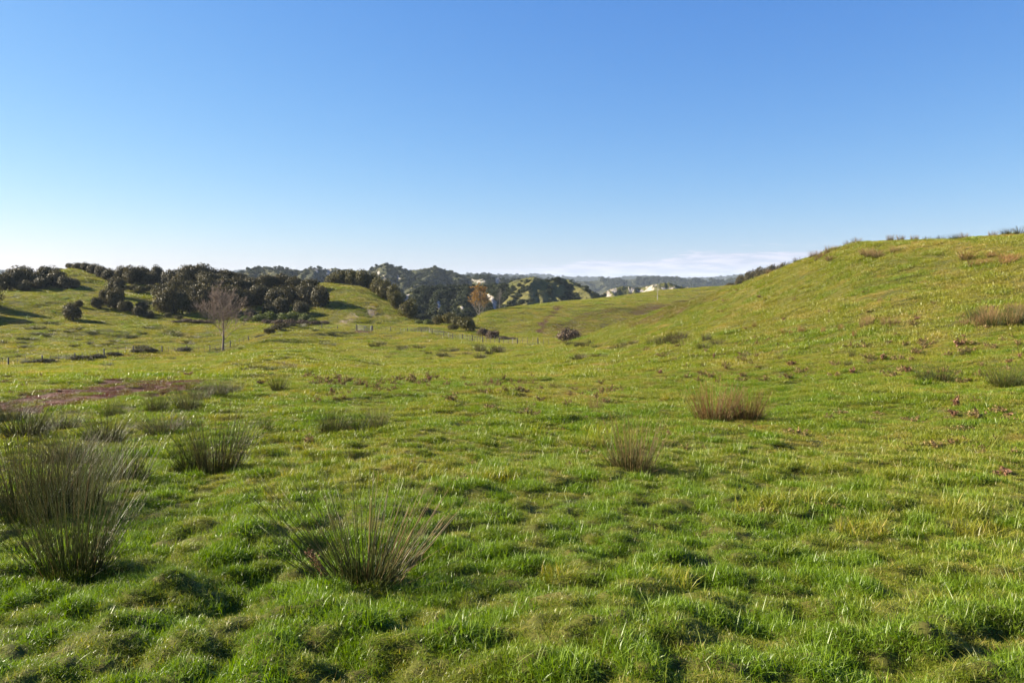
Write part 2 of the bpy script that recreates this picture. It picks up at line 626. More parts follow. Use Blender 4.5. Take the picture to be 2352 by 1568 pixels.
MUD = world_poly([(-60, 935), (60, 905), (150, 888), (300, 873), (420, 866), (470, 880), (400, 900), (300, 914), (180, 930), (60, 950), (-60, 972)])
GATEWAY = world_poly([(770, 764), (815, 762), (860, 768), (850, 774), (800, 772), (770, 769)])
PLOUGH = world_poly([(1250, 762), (1300, 735), (1350, 715), (1450, 704), (1560, 690), (1650, 672), (1640, 700), (1500, 738), (1400, 760)])
TRACK = world_poly([(1228, 760), (1275, 705), (1292, 700), (1262, 735), (1246, 768)])


def zone(x, y):
    soil = soft_poly(x, y, MUD, 1.3, 21, 2.2) * np.clip(1.0 + 2.3 * fbm(x / 0.9, y / 1.5, 25, 4), 0, 1)
    soil = np.maximum(soil, 0.8 * soft_poly(x, y, GATEWAY, 1.5, 22, 4))
    soil = np.maximum(soil, 0.85 * soft_poly(x, y, TRACK, 1.0, 24, 5))
    pl = soft_poly(x, y, PLOUGH, 8, 23, 22)
    ca = math.cos(0.55)
    fur = fbm((x * ca - y * math.sin(0.55)) / 2.6, (x * math.sin(0.55) + y * ca) / 40, 26, 3)
    soil = np.maximum(soil, pl * np.clip(0.32 + 0.9 * fur, 0, 0.75))
    return soil


soil = zone(GX.ravel(), GY.ravel())
dryg = np.clip(0.5 + 1.1 * fbm(GX.ravel() / 9, GY.ravel() / 9, 31, 4), 0, 1)


def ground_mat():
    m, nd, lk, pb, out = new_mat('pasture_ground')
    a = noise(nd, lk, 0.35, 6)
    b = noise(nd, lk, 4.0, 5)
    c = mixcol(nd, lk, rngmap(nd, lk, a, 0.35, 0.65), (0.055, 0.062, 0.010), (0.085, 0.085, 0.014))
    c = mixcol(nd, lk, rngmap(nd, lk, b, 0.45, 0.75, 0, 0.7), c, (0.085, 0.06, 0.022))
    d = mixcol(nd, lk, rngmap(nd, lk, b, 0.3, 0.7), (0.040, 0.017, 0.011), (0.12, 0.050, 0.034))
    c = mixcol(nd, lk, attr(nd, 'soil'), c, d)
    c = mixcol(nd, lk, attr(nd, 'rock'), c, mixcol(nd, lk, rngmap(nd, lk, noise(nd, lk, 1.5, 6), 0.35, 0.65), (0.30, 0.20, 0.13), (0.50, 0.38, 0.27)))
    lk.new(c, pb.inputs['Base Color'])
    pb.inputs['Roughness'].default_value = 0.95
    pb.inputs['Specular IOR Level'].default_value = 0.15
    bp = N(nd, 'ShaderNodeBump')
    bp.inputs['Strength'].default_value = 0.6
    bp.inputs['Distance'].default_value = 0.06
    lk.new(b, bp.inputs['Height'])
    lk.new(bp.outputs[0], pb.inputs['Normal'])
    return m


rock = np.zeros(nr * na)
for pts, w_ in (([(770, 742), (800, 722), (818, 716), (822, 726), (806, 738), (785, 746)], 0.5), ([(1041, 721), (1047, 720), (1054, 738), (1048, 740)], 0.3),
                ([(288, 660), (310, 668), (308, 678), (286, 672)], 0.5), ([(2122, 672), (2148, 664), (2150, 672), (2130, 682)], 0.1), ([(838, 706), (858, 702), (866, 716), (846, 722)], 0.4),
                ([(884, 720), (892, 722), (900, 738), (890, 736)], 0.2)):
    rock = np.maximum(rock, soft_poly(GX.ravel(), GY.ravel(), world_poly(pts), w_, 41, 2.0))
M_ground = ground_mat()
g = obj('ground', mesh_from('ground', np.stack([GX, GY, GZ], -1).reshape(-1, 3), [quads], M_ground, {'soil': soil, 'rock': rock}, True))
tag(g, kind='structure')

# ------------------------------------------------------------------ scatter (uncountable ground cover only)


def make_protos(name, meshes):
    col = bpy.data.collections.new(name)
    for me in meshes:
        col.objects.link(bpy.data.objects.new(name, me))
    return col


def scatter(name, protos, P, rot, scl, which, extra, label, cat):
    me = mesh_from(name, P, [], None, {'rot': rot, 'scl': scl, 'which': which.astype(np.int64), **extra})
    o = obj(name, me)
    ng = bpy.data.node_groups.new(name, 'GeometryNodeTree')
    ng.interface.new_socket('Geometry', in_out='INPUT', socket_type='NodeSocketGeometry')
    ng.interface.new_socket('Geometry', in_out='OUTPUT', socket_type='NodeSocketGeometry')
    gi, go = ng.nodes.new('NodeGroupInput'), ng.nodes.new('NodeGroupOutput')
    ci = ng.nodes.new('GeometryNodeCollectionInfo')
    ci.inputs['Collection'].default_value = protos
    ci.inputs['Separate Children'].default_value = True
    ci.inputs['Reset Children'].default_value = True
    ip = ng.nodes.new('GeometryNodeInstanceOnPoints')
    ip.inputs['Pick Instance'].default_value = True
    lk = ng.links.new
    lk(gi.outputs[0], ip.inputs['Points'])
    lk(ci.outputs[0], ip.inputs['Instance'])
    for nm, ty, sock in (('which', 'INT', 'Instance Index'), ('rot', 'FLOAT_VECTOR', 'Rotation'), ('scl', 'FLOAT_VECTOR', 'Scale')):
        na_ = ng.nodes.new('GeometryNodeInputNamedAttribute')
        na_.data_type = ty
        na_.inputs['Name'].default_value = nm
        lk(na_.outputs['Attribute'], ip.inputs[sock])
    lk(ip.outputs[0], go.inputs[0])
    md = o.modifiers.new('scatter', 'NODES')
    md.node_group = ng
    tag(o, label, cat, kind='stuff')
    return o


def blade_geo(n, rad, L0, L1, w, lean, r, curl=0.35, wind=0.0, straw=0):
    """n grass blades in a patch of radius rad: quad + tip"""
    q = np.sqrt(r.random(n)) * rad
    a = r.random(n) * 2 * math.pi
    p = np.stack([q * np.cos(a), q * np.sin(a), np.full(n, -0.012)], -1)
    L = L0 + (L1 - L0) * r.random(n) ** 1.5
    az_ = r.random(n) * 2 * math.pi
    ln = np.abs(r.normal(0, lean, n)) + 0.1
    dx, dy = np.sin(ln) * np.cos(az_) + wind, np.sin(ln) * np.sin(az_)
    d = np.stack([dx, dy, np.cos(ln)], -1)
    d /= np.linalg.norm(d, axis=1, keepdims=True)
    P = bez(p, d, L, curl * (0.4 + r.random(n)), 3)
    fa = r.random(n) * math.pi
    side = np.stack([np.cos(fa), np.sin(fa), np.zeros(n)], -1)
    ww = (w * (0.6 + 0.8 * r.random(n)))[:, None]
    V = np.stack([P[:, 0] - side * ww, P[:, 0] + side * ww, P[:, 1] + side * ww * 0.8, P[:, 1] - side * ww * 0.8, P[:, 2]], 1)
    b = np.arange(n)[:, None] * 5
    Q = b + np.array([[0, 1, 2, 3]])
    T = b + np.array([[3, 2, 4]])
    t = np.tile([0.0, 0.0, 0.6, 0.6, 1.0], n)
    rd = np.repeat(np.full(n, 1.0) if straw else r.random(n) * 0.93, 5)
    return V.reshape(-1, 3), [Q, T], t, rd


def blade_mesh(name, mat, specs, seed):
    r = np.random.default_rng(seed)
    gq = Geo()
    for sp in specs:
        V, F, t, rd = blade_geo(*sp[:6], r, *sp[6:])
        gq.add(V, F, t=t, rnd=rd)
    return gq.mesh(name, mat)


near_p, mid_p, far_p, vfar_p = [], [], [], []
for i in range(5):
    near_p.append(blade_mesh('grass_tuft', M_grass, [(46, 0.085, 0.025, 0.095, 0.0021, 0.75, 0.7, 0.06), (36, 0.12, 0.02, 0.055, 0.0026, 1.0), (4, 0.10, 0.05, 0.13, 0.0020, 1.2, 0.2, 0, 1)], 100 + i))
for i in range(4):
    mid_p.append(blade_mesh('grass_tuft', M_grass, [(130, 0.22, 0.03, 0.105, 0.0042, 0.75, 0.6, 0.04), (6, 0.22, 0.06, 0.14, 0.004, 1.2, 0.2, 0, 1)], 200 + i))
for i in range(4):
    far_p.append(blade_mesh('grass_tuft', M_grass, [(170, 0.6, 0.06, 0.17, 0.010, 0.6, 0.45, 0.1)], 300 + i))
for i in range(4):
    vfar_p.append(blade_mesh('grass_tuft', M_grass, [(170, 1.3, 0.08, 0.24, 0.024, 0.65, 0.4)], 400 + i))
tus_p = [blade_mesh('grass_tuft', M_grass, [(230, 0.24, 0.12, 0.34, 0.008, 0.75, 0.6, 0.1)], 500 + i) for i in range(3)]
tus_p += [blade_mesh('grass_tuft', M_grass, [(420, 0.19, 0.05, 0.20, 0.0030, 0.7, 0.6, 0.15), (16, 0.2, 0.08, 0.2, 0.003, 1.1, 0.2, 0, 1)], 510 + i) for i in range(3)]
grass_protos = make_protos('grass_tuft', near_p + mid_p + far_p + vfar_p + tus_p)


def sample_band(d0, d1, dens, half=0.70):
    n = int(half * (d1 ** 2 - d0 ** 2) * dens)
    d = np.sqrt(rng.random(n) * (d1 ** 2 - d0 ** 2) + d0 ** 2)
    t = (rng.random(n) * 2 - 1) * half
    return np.sin(t) * d, np.cos(t) * d


gp, gr_, gs, gw, gd, gl, gso = [], [], [], [], [], [], []
for (d0, d1, dens, lo, n_, sc_) in ((2.2, 7, 560, 0, 5, 0.9), (7, 14, 280, 0, 5, 1.0), (14, 40, 75, 5, 4, 1.0), (40, 120, 8.5, 9, 4, 1.0), (120, 330, 1.5, 13, 4, 1.0),
                                    (5, 30, 3.2, 20, 3, 0.9), (14, 60, 1.1, 17, 3, 0.85), (60, 130, 1.0, 17, 3, 1.05), (130, 260, 0.12, 17, 3, 1.9)):
    tus = lo >= 17
    x, y = sample_band(d0, d1, dens)
    soil_ = zone(x, y)
    keep = rng.random(len(x)) > soil_ * 0.86
    if tus:
        keep &= fbm(x / (5 if d1 < 130 else 14), y / (5 if d1 < 130 else 14), 63, 3) > 0.02
    # tussocky: thick on some spots, grazed short on others
    cs_ = 0.36 if d1 < 20 else 0.6 if d1 < 50 else 1.6
    clump = fbm(x / cs_, y / cs_, 61, 3)
    clump2 = fbm(x / 3.1, y / 3.1, 67, 3)
    x, y, soil_, clump, clump2 = (q[keep] for q in (x, y, soil_, clump, clump2))
    z = H(x, y)
    n = len(x)
    e = np.maximum(0.05, np.hypot(x, y) * 0.006)
    hx = (base_h(x + e, y) - base_h(x - e, y)) / (2 * e)
    hy = (base_h(x, y + e) - base_h(x, y - e)) / (2 * e)
    gp.append(np.stack([x, y, z], -1))
    gr_.append(np.stack([np.arctan(hy), -np.arctan(hx), rng.normal(0.0, 0.7, n)], -1))
    s = sc_ * np.clip(0.80 + 1.9 * clump + 0.6 * clump2, 0.48, 2.1) * (0.8 + 0.4 * rng.random(n))
    if d0 > 30:
        s = np.clip(s, 0.5, 1.5)
    if tus:
        s = sc_ * (0.45 + 0.9 * rng.random(n) ** 1.5)
    hgt = s * (0.75 + 0.5 * rng.random(n))
    sxy = s if tus else np.clip(s, 0.7, 1.4)
    gs.append(np.stack([sxy, sxy, hgt], -1))
    gw.append(lo + rng.integers(0, n_, n))
    dr = np.clip(0.06 + 1.0 * fbm(x / 6, y / 6, 71, 4) + 0.35 * fbm(x / 0.7, y / 0.7, 75, 2), 0, 0.75)
    right = sstep(0.1, 0.5, np.arctan2(x, y)) * sstep(25, 60, np.hypot(x, y))
    gd.append(np.clip(dr + 0.14 * right + 0.10 * sstep(12, 50, np.hypot(x, y)) + 0.06 * sstep(80, 140, np.hypot(x, y)), 0, 0.8))
    gl.append(rng.random(n) * 0.8 if tus else np.clip(0.42 + 0.14 * (1 - sstep(7, 18, np.hypot(x, y))) + 1.2 * clump + 0.6 * fbm(x / 11, y / 11, 77, 3) - 0.32 * sstep(15, 60, np.hypot(x, y)) - 0.12 * sstep(90, 150, np.hypot(x, y)), 0, 0.9))
    gso.append(soil_)
cat_ = np.concatenate
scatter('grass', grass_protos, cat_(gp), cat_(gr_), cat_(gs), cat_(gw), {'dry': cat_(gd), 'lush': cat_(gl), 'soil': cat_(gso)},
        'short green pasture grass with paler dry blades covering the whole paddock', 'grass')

# ------------------------------------------------------------------ hills beyond the pasture


def hill_mat(name, ga, gb, dark, rocka, rockb, sc):
    m, nd, lk, pb, out = new_mat(name)
    a = noise(nd, lk, sc, 6)
    b = noise(nd, lk, sc * 6, 5)
    c = mixcol(nd, lk, rngmap(nd, lk, a, 0.35, 0.65), ga, gb)
    c = mixcol(nd, lk, rngmap(nd, lk, b, 0.45, 0.7), c, dark)
    r = mixcol(nd, lk, rngmap(nd, lk, b, 0.3, 0.7), rocka, rockb)
    c = mixcol(nd, lk, attr(nd, 'rock'), c, r)
    lk.new(c, pb.inputs['Base Color'])
    pb.inputs['Roughness'].default_value = 0.95
    pb.inputs['Specular IOR Level'].default_value = 0.1
    bp = N(nd, 'ShaderNodeBump')
    bp.inputs['Strength'].default_value = 0.7
    bp.inputs['Distance'].default_value = 0.25 / sc
    lk.new(b, bp.inputs['Height'])
    lk.new(bp.outputs[0], pb.inputs['Normal'])
    return m


M_hill = hill_mat('badland_hill', (0.070, 0.076, 0.020), (0.125, 0.112, 0.034), (0.055, 0.052, 0.020), (0.22, 0.165, 0.11), (0.48, 0.44, 0.385), 0.05)
M_ridge = hill_mat('far_ridge', (0.034, 0.040, 0.018), (0.075, 0.068, 0.028), (0.028, 0.033, 0.017), (0.16, 0.14, 0.11), (0.38, 0.35, 0.30), 0.016)

forest = {'P': [], 'S': [], 'W': []}


def hill(name, sky_pts, dc, wf, wb, zb, mat, gully, gl_w, slips=(), slip_soft=0.0, res=(260, 90), bush=0.0, bush_size=(2.5, 5), bush_thr=0.0, seed=0, side=0.02, notch=0.5, spine=()):
    """a ridge whose crest line runs at distance dc; sky_pts give the crest's height along it; gullies run down its face"""
    sky_pts = sorted(sky_pts)
    ths = np.array([ray(u, v)[0] for u, v in sky_pts])
    zz = np.array([CZ + dc * ray(u, v)[1] for u, v in sky_pts])
    t = np.linspace(ths[0] - side, ths[-1] + side, res[0])
    q = np.concatenate([np.linspace(-1, 0, res[1]), np.linspace(0, 1, res[1] // 3)[1:]])
    T, Q = np.meshgrid(t, q)
    crest = np.interp(T, ths, zz)
    crest = crest + (fbm(T * dc / 30, T * 0 + seed, seed, 4)) * (dc * 0.002)
    edge = sstep(ths[0] - side, ths[0], T) * (1 - sstep(ths[-1], ths[-1] + side, T))
    R = dc + np.where(Q < 0, Q * wf, Q * wb)
    X, Y = np.sin(T) * R, np.cos(T) * R
    prof = np.where(Q < 0, (1 + Q), (1 - Q))
    prof = np.clip(prof, 0, 1)
    prof = 0.55 * prof + 0.45 * prof ** 2.0
    # gullies: ridged noise stretched down the slope, nil on the crest and at the foot
    gx = T * dc / gl_w
    wob = 0.6 * fbm(X / (gl_w * 2.2), Y / (gl_w * 2.2), seed + 3, 3)
    rid = 1 - np.abs(perlin(gx + wob, Q * wf / (gl_w * 3.2) + seed, seed + 5)) * 2
    rid2 = 1 - np.abs(perlin(gx * 2.3 + wob * 1.5, Q * wf / (gl_w * 1.4) + seed, seed + 6)) * 2
    amp = gully * np.clip(prof * 1.0, 0, 1) * np.clip((1 - prof) * 2.4, 0, 1)
    z = zb + (crest - zb) * prof * edge + edge * amp * (0.75 * rid + 0.35 * rid2 - 0.35)
    for (su, sv, sdist, wth, hgt) in spine:
        pass
    z = z + edge * 0.25 * gully * fbm(X / (gl_w * 0.6), Y / (gl_w * 0.6), seed + 8, 3)
    n0, n1 = T.shape
    id_ = np.arange(n0 * n1).reshape(n0, n1)
    F = np.stack([id_[:-1, 1:], id_[:-1, :-1], id_[1:, :-1], id_[1:, 1:]], -1).reshape(-1, 4)
    Xr, Yr, Zr = X.ravel(), Y.ravel(), z.ravel()
    uu, vv = uv_of(Xr, Yr, Zr)
    js = 5 * fbm(Xr / (gl_w * 0.3), Yr / (gl_w * 0.3), seed + 12, 3)
    jv = 5 * fbm(Xr / (gl_w * 0.3), Yr / (gl_w * 0.3), seed + 15, 3)
    rk = np.zeros(len(Xr))
    for poly in slips:
        rk = np.maximum(rk, in_poly(uu + js, vv + jv, poly).astype(float))
    if slip_soft > 0:
        rk = np.maximum(rk, np.clip(slip_soft * 3 * (fbm(gx.ravel() * 1.6 + wob.ravel(), Q.ravel() * 2.5, seed + 30, 4) - 0.12) * edge.ravel(), 0, 1) * (prof.ravel() > 0.45) * (Q.ravel() <= 0))
    o = obj(name, mesh_from(name, np.stack([Xr, Yr, Zr], -1), [F], mat, {'rock': rk}, True))
    tag(o, kind='structure')
    if bush > 0:
        area = (t[-1] - t[0]) * dc * (wf * 0.9 + wb * 0.3)
        n = int(area * bush)
        a = rng.random(n) * (n1 - 1)
        b = rng.random(n) * (res[1] * 1.12)
        ia, ib = a.astype(int), np.clip(b.astype(int), 0, n0 - 2)
        fa, fb = a - ia, np.clip(b - ib, 0, 1)

        def bil(M):
            M = M.reshape(n0, n1)
            return (M[ib, ia] * (1 - fa) + M[ib, ia + 1] * fa) * (1 - fb) + (M[ib + 1, ia] * (1 - fa) + M[ib + 1, ia + 1] * fa) * fb
        px, py, pz, rkv, rv, pv = bil(X), bil(Y), bil(z), bil(rk), bil(rid), bil(prof)
        m = fbm(px / (gl_w * 0.9), py / (gl_w * 0.9), seed + 20, 4) - 0.30 * (rv - 0.4) + 0.05 > bush_thr
        m &= (rkv < 0.25) & (pv > 0.02) & (bil(edge) > 0.1)
        px, py, pz = px[m], py[m], pz[m]
        s = bush_size[0] + (bush_size[1] - bush_size[0]) * rng.random(len(px)) ** 2
        forest['P'].append(np.stack([px, py, pz - 0.15 * s], -1))
        forest['S'].append(np.stack([s, s, s * (0.7 + 0.5 * rng.random(len(px)))], -1))
    return o


hill('distant_hills', [(-420, 640), (-40, 622), (20, 625), (60, 634), (200, 650), (420, 640), (560, 622), (640, 640), (900, 640), (1040, 632), (1190, 634), (1230, 632), (1300, 638), (1400, 640), (1480, 636), (1560, 641), (1640, 638), (1700, 634), (1800, 628), (2100, 630), (2500, 630)],
     5200, 1900, 1500, -60, M_ridge, 30, 260, res=(420, 40), bush=0.0022, bush_size=(9, 18), bush_thr=-0.25, seed=401)


def ridge_hill(name, mat, spines, slope, t_pad, r0, r1, res, seed, rough, nsc, step, auto=None, slips=(), slip_noise=0.0, bush=0.0, bush_size=(2, 4), grassy=None):
    """sharp crested hill: every spine is a line of (u, v, distance) points, the flanks fall away from it at one slope.
    auto = (spacing, length, drop, sideways): spurs added off the first spine towards the valley"""
    r = np.random.default_rng(seed)
    lines = []
    for sp in spines:
        P = []
        for u, v, d in sp:
            t, sl = ray(u, v)
            P.append((math.sin(t) * d, math.cos(t) * d, CZ + sl * d))
        lines.append(np.array(P))
    if auto:
        gap, ln, drop, sw = auto
        c = lines[0]
        L = np.r_[0, np.cumsum(np.linalg.norm(np.diff(c[:, :2], axis=0), axis=1))]
        q = gap * 0.5
        while q < L[-1]:
            p = np.array([np.interp(q, L, c[:, i]) for i in range(3)])
            dv = -p[:2] / np.linalg.norm(p[:2])
            a = r.normal(0.15, sw)
            dv = np.array([dv[0] * math.cos(a) - dv[1] * math.sin(a), dv[0] * math.sin(a) + dv[1] * math.cos(a)])
            n_ = 7
            pts = [p + [0, 0, -0.5]]
            lnk = ln * r.uniform(0.7, 1.2)
            dk = drop * r.uniform(0.75, 1.25)
            for k_ in range(1, n_):
                f = k_ / (n_ - 1)
                ofs = dv * lnk * f + np.array([-dv[1], dv[0]]) * r.normal(0, lnk * 0.05)
                pts.append(np.array([p[0] + ofs[0], p[1] + ofs[1], p[2] - dk * lnk * f * (0.8 + 0.5 * f) + r.normal(0, lnk * 0.012)]))
            lines.append(np.array(pts))
            q += gap * r.uniform(0.6, 1.4)
    SP = []
    for P in lines:
        L = np.r_[0, np.cumsum(np.linalg.norm(np.diff(P, axis=0), axis=1))]
        q = np.arange(0, L[-1], step)
        SP.append(np.stack([np.interp(q, L, P[:, i]) for i in range(3)], -1))
    SP = np.concatenate(SP)
    us = [p[0] for sp in spines for p in sp]
    t = np.linspace(ray(min(us), 650)[0] - t_pad, ray(max(us), 650)[0] + t_pad, res[0])
    R = np.linspace(r0, r1, res[1])
    T, RRR = np.meshgrid(t, R)
    X, Y = (np.sin(T) * RRR).ravel(), (np.cos(T) * RRR).ravel()
    wx = X + rough * 1.5 * fbm(X / nsc, Y / nsc, seed + 1, 3)
    wy = Y + rough * 1.5 * fbm(X / nsc, Y / nsc, seed + 2, 3)
    z = np.full(len(X), -1e9)
    ds = np.zeros(len(X))
    for i in range(0, len(X), 4000):
        sl_ = slice(i, i + 4000)
        D = np.hypot(wx[sl_, None] - SP[None, :, 0], wy[sl_, None] - SP[None, :, 1])
        h = SP[None, :, 2] - slope * D * (1 - 0.12 * np.minimum(D / (nsc * 3), 1)) + 0.25 * slope * np.minimum(D, nsc * 0.15)
        j = h.argmax(1)
        z[sl_] = h[np.arange(len(j)), j]
        ds[sl_] = D[np.arange(len(j)), j]
    z = z + rough * fbm(X / (nsc * 0.5), Y / (nsc * 0.5), seed + 3, 4) * np.clip(ds / (nsc * 0.4), 0.15, 1)
    z = np.maximum(z, -70)
    n0, n1 = T.shape
    id_ = np.arange(n0 * n1).reshape(n0, n1)
    F = np.stack([id_[:-1, 1:], id_[:-1, :-1], id_[1:, :-1], id_[1:, 1:]], -1).reshape(-1, 4)
    uu, vv = uv_of(X, Y, z)
    js, jv = 7 * fbm(X / (nsc * 0.2), Y / (nsc * 0.2), seed + 12, 3), 7 * fbm(X / (nsc * 0.3), Y / (nsc * 0.3), seed + 15, 3)
    rk = np.zeros(len(X))
    for poly in slips:
        rk = np.maximum(rk, in_poly(uu + js, vv + jv, poly).astype(float))
    if slip_noise > 0:
        rk = np.maximum(rk, (fbm(X / (nsc * 0.5), Y / (nsc * 0.5), seed + 31, 4) > slip_noise) * (ds > nsc * 0.08) * 0.9)
    o = obj(name, mesh_from(name, np.stack([X, Y, z], -1), [F], mat, {'rock': rk}, True))
    tag(o, kind='structure')
    if bush > 0:
        area = (t[-1] - t[0]) * (r1 ** 2 - r0 ** 2) / 2
        n = int(area * bush)
        a, b = r.random(n) * (n1 - 1.001), r.random(n) * (n0 - 1.001)
        ia, ib = a.astype(int), b.astype(int)
        fa, fb_ = a - ia, b - ib

        def bil(M):
            M = M.reshape(n0, n1)
            return (M[ib, ia] * (1 - fa) + M[ib, ia + 1] * fa) * (1 - fb_) + (M[ib + 1, ia] * (1 - fa) + M[ib + 1, ia + 1] * fa) * fb_
        px, py, pz, pr, pd, pu = bil(X), bil(Y), bil(z), bil(rk), bil(ds), bil(uu)
        m = (pr < 0.3) & (pz > -36)
        for poly in slips:
            for dv_ in (2, 6, 10):
                m &= ~in_poly(pu, bil(vv) - dv_, poly)
        nb = fbm(px / (nsc * 0.45), py / (nsc * 0.45), seed + 20, 4)
        if grassy:
            m &= nb + 0.035 * np.minimum(pd, 14) / (nsc / 25) > np.interp(pu, grassy[0], grassy[1])
        px, py, pz = px[m], py[m], pz[m]
        s_ = bush_size[0] + (bush_size[1] - bush_size[0]) * r.random(len(px)) ** 2
        forest['P'].append(np.stack([px, py, pz - 0.12 * s_], -1))
        forest['S'].append(np.stack([s_, s_, s_ * (0.7 + 0.5 * r.random(len(px)))], -1))
    return o


def arc(pts, d, sag=0.0):
    return [(u, v, d) for u, v in pts]


ridge_hill('middle_hills', M_ridge, [arc([(960, 642), (1000, 636), (1080, 632), (1130, 633), (1180, 637), (1210, 636), (1250, 641), (1300, 644), (1340, 645), (1400, 642), (1450, 641), (1520, 638), (1560, 642), (1640, 645), (1720, 642), (1900, 640)], 2400)],
           0.6, 0.02, 1950, 2750, (420, 70), 301, 7, 120, 9, auto=(120, 420, 0.14, 0.3), bush=0.010, bush_size=(6, 12), grassy=([900, 1300, 1340, 1420, 1900], [-0.4, -0.3, 0.2, -0.1, -0.4]))
ridge_hill('white_slip_ridge', M_ridge, [arc([(300, 655), (420, 640), (500, 630), (560, 622), (575, 614), (600, 613), (660, 616), (700, 619), (722, 613), (740, 618), (770, 614), (790, 620), (850, 619), (866, 611), (882, 604), (900, 609), (925, 617), (960, 618), (1000, 611), (1015, 615), (1035, 627), (1070, 634), (1120, 633), (1150, 639), (1200, 642), (1260, 652)], 1050),
                                        [(882, 604, 1050), (890, 626, 985), (880, 645, 930)], [(905, 611, 1050), (935, 632, 980), (925, 650, 930)], [(1005, 612, 1050), (985, 632, 960), (960, 650, 900)], [(1100, 634, 1050), (1110, 642, 960), (1120, 655, 900)]],
           0.72, 0.02, 820, 1210, (520, 110), 203, 4.5, 50, 5, auto=(48, 210, 0.20, 0.35),
           slips=[[(862, 620), (871, 625), (877, 633), (868, 631)], [(880, 632), (886, 640), (888, 648), (881, 640)], [(908, 628), (914, 631), (921, 644), (914, 638)], [(720, 613), (727, 616), (734, 626), (724, 623)], [(752, 618), (760, 618), (756, 632), (749, 632)],
                  [(1079, 640), (1100, 644), (1120, 642), (1116, 648), (1090, 648)], [(1140, 636), (1148, 632), (1150, 644), (1138, 650)], [(1170, 646), (1186, 646), (1180, 652)]],
           bush=0.045, bush_size=(1.8, 4.2), grassy=([300, 560, 600, 680, 690, 800, 830, 1000, 1030, 1300], [0.0, -0.3, -0.2, 0.12, 0.22, 0.10, -0.02, 0.06, -0.05, -0.1]))
ridge_hill('rocky_bluff', M_hill, [[(1330, 690, 600), (1380, 676, 610), (1400, 663, 620), (1425, 656, 620), (1470, 658, 630), (1500, 653, 620), (1530, 647, 620), (1560, 655, 625), (1600, 660, 630), (1680, 666, 640), (1760, 666, 640)]],
           1.0, 0.02, 540, 680, (300, 80), 505, 3.0, 18, 2.5, auto=(17, 60, 0.28, 0.4), slip_noise=0.01,
           bush=0.10, bush_size=(1.3, 3.0), grassy=([1300, 1400, 1760], [0.35, 0.85, 0.8]))
ridge_hill('bush_hill', M_hill, [[(840, 704, 430), (930, 676, 450), (975, 661, 470), (1020, 658, 480), (1110, 657, 480), (1170, 650, 480), (1210, 637, 472), (1226, 634, 470), (1245, 640, 472), (1262, 648, 478), (1278, 641, 490), (1290, 638, 500), (1305, 641, 500), (1340, 657, 490), (1370, 674, 480), (1400, 692, 470), (1460, 712, 460)],
                                 [(1226, 634, 470), (1218, 655, 448), (1214, 680, 425), (1205, 712, 398)], [(1210, 637, 472), (1190, 662, 450), (1176, 690, 425), (1168, 716, 400)], [(1290, 638, 500), (1272, 668, 460), (1290, 694, 435), (1312, 712, 415)],
                                 [(1226, 634, 470), (1240, 664, 448), (1246, 700, 415)], [(1305, 641, 500), (1345, 668, 470), (1372, 698, 440)], [(1150, 652, 480), (1135, 680, 445), (1120, 712, 405)], [(1080, 657, 480), (1062, 685, 445), (1060, 715, 400)],
                                 [(1020, 658, 480), (1000, 684, 445), (1010, 715, 400)], [(975, 661, 470), (955, 685, 440), (950, 720, 400)], [(930, 676, 450), (905, 700, 420)]],
           0.74, 0.02, 370, 560, (380, 150), 608, 2.6, 26, 2.0,
           slips=[[(926, 662), (934, 660), (941, 676), (938, 690), (930, 688), (932, 676)], [(1000, 691), (1008, 690), (1015, 700), (1010, 712), (1004, 704)], [(1114, 675), (1127, 675), (1138, 688), (1143, 712), (1135, 710), (1126, 692)], [(1056, 703), (1063, 703), (1066, 712), (1058, 712)]],
           bush=0.30, bush_size=(1.2, 2.6), grassy=([840, 960, 985, 1030, 1130, 1165, 1200, 1460], [-0.5, -0.35, 0.1, -0.22, -0.2, 0.1, 0.26, 0.30]))

# bush cover prototypes: leafy low-detail clumps


def leaf_blob(name, mat, n, size, seed, lobes=7, flat=0.8, spread=0.55):
    r = np.random.default_rng(seed)
    gq = Geo()
    cs = r.normal(0, 1, (lobes, 3))
    cs /= np.linalg.norm(cs, axis=1, keepdims=True)
    cs *= spread * (0.5 + 0.5 * r.random((lobes, 1)))
    cs[:, 2] = np.abs(cs[:, 2]) * flat * 0.9 + 0.45
    rad = 0.32 + 0.24 * r.random(lobes)
    li = r.integers(0, lobes, n)
    d = r.normal(0, 1, (n, 3))
    d[:, 2] = d[:, 2] * 0.85 + 0.15
    d /= np.linalg.norm(d, axis=1, keepdims=True)
    p = cs[li] + d * (rad[li] * (0.62 + 0.42 * r.random(n) ** 0.6))[:, None] * np.array([1, 1, flat])
    nrm = d + r.normal(0, 0.55, (n, 3))
    nrm /= np.linalg.norm(nrm, axis=1, keepdims=True)
    a = np.cross(nrm, r.normal(0, 1, (n, 3)))
    a /= np.linalg.norm(a, axis=1, keepdims=True)
    b = np.cross(nrm, a)
    s = (size * (0.6 + 0.8 * r.random(n)))[:, None]
    V = np.stack([p - a * s * 0.9, p - b * s * 0.55, p + a * s, p + b * s * 0.6 + nrm * s * 0.3], 1)
    F = np.arange(n * 4).reshape(n, 4)
    ok = p[:, 2] > 0.02
    lr = r.random(lobes)
    V = V[ok]
    m = len(V)
    rv = np.clip(0.55 * r.random(n) + 0.45 * lr[li], 0, 1)[ok]
    gq.add(V.reshape(-1, 3), [np.arange(m * 4).reshape(m, 4)], t=np.repeat(r.random(n)[ok], 4), rnd=np.repeat(rv, 4))
    return gq


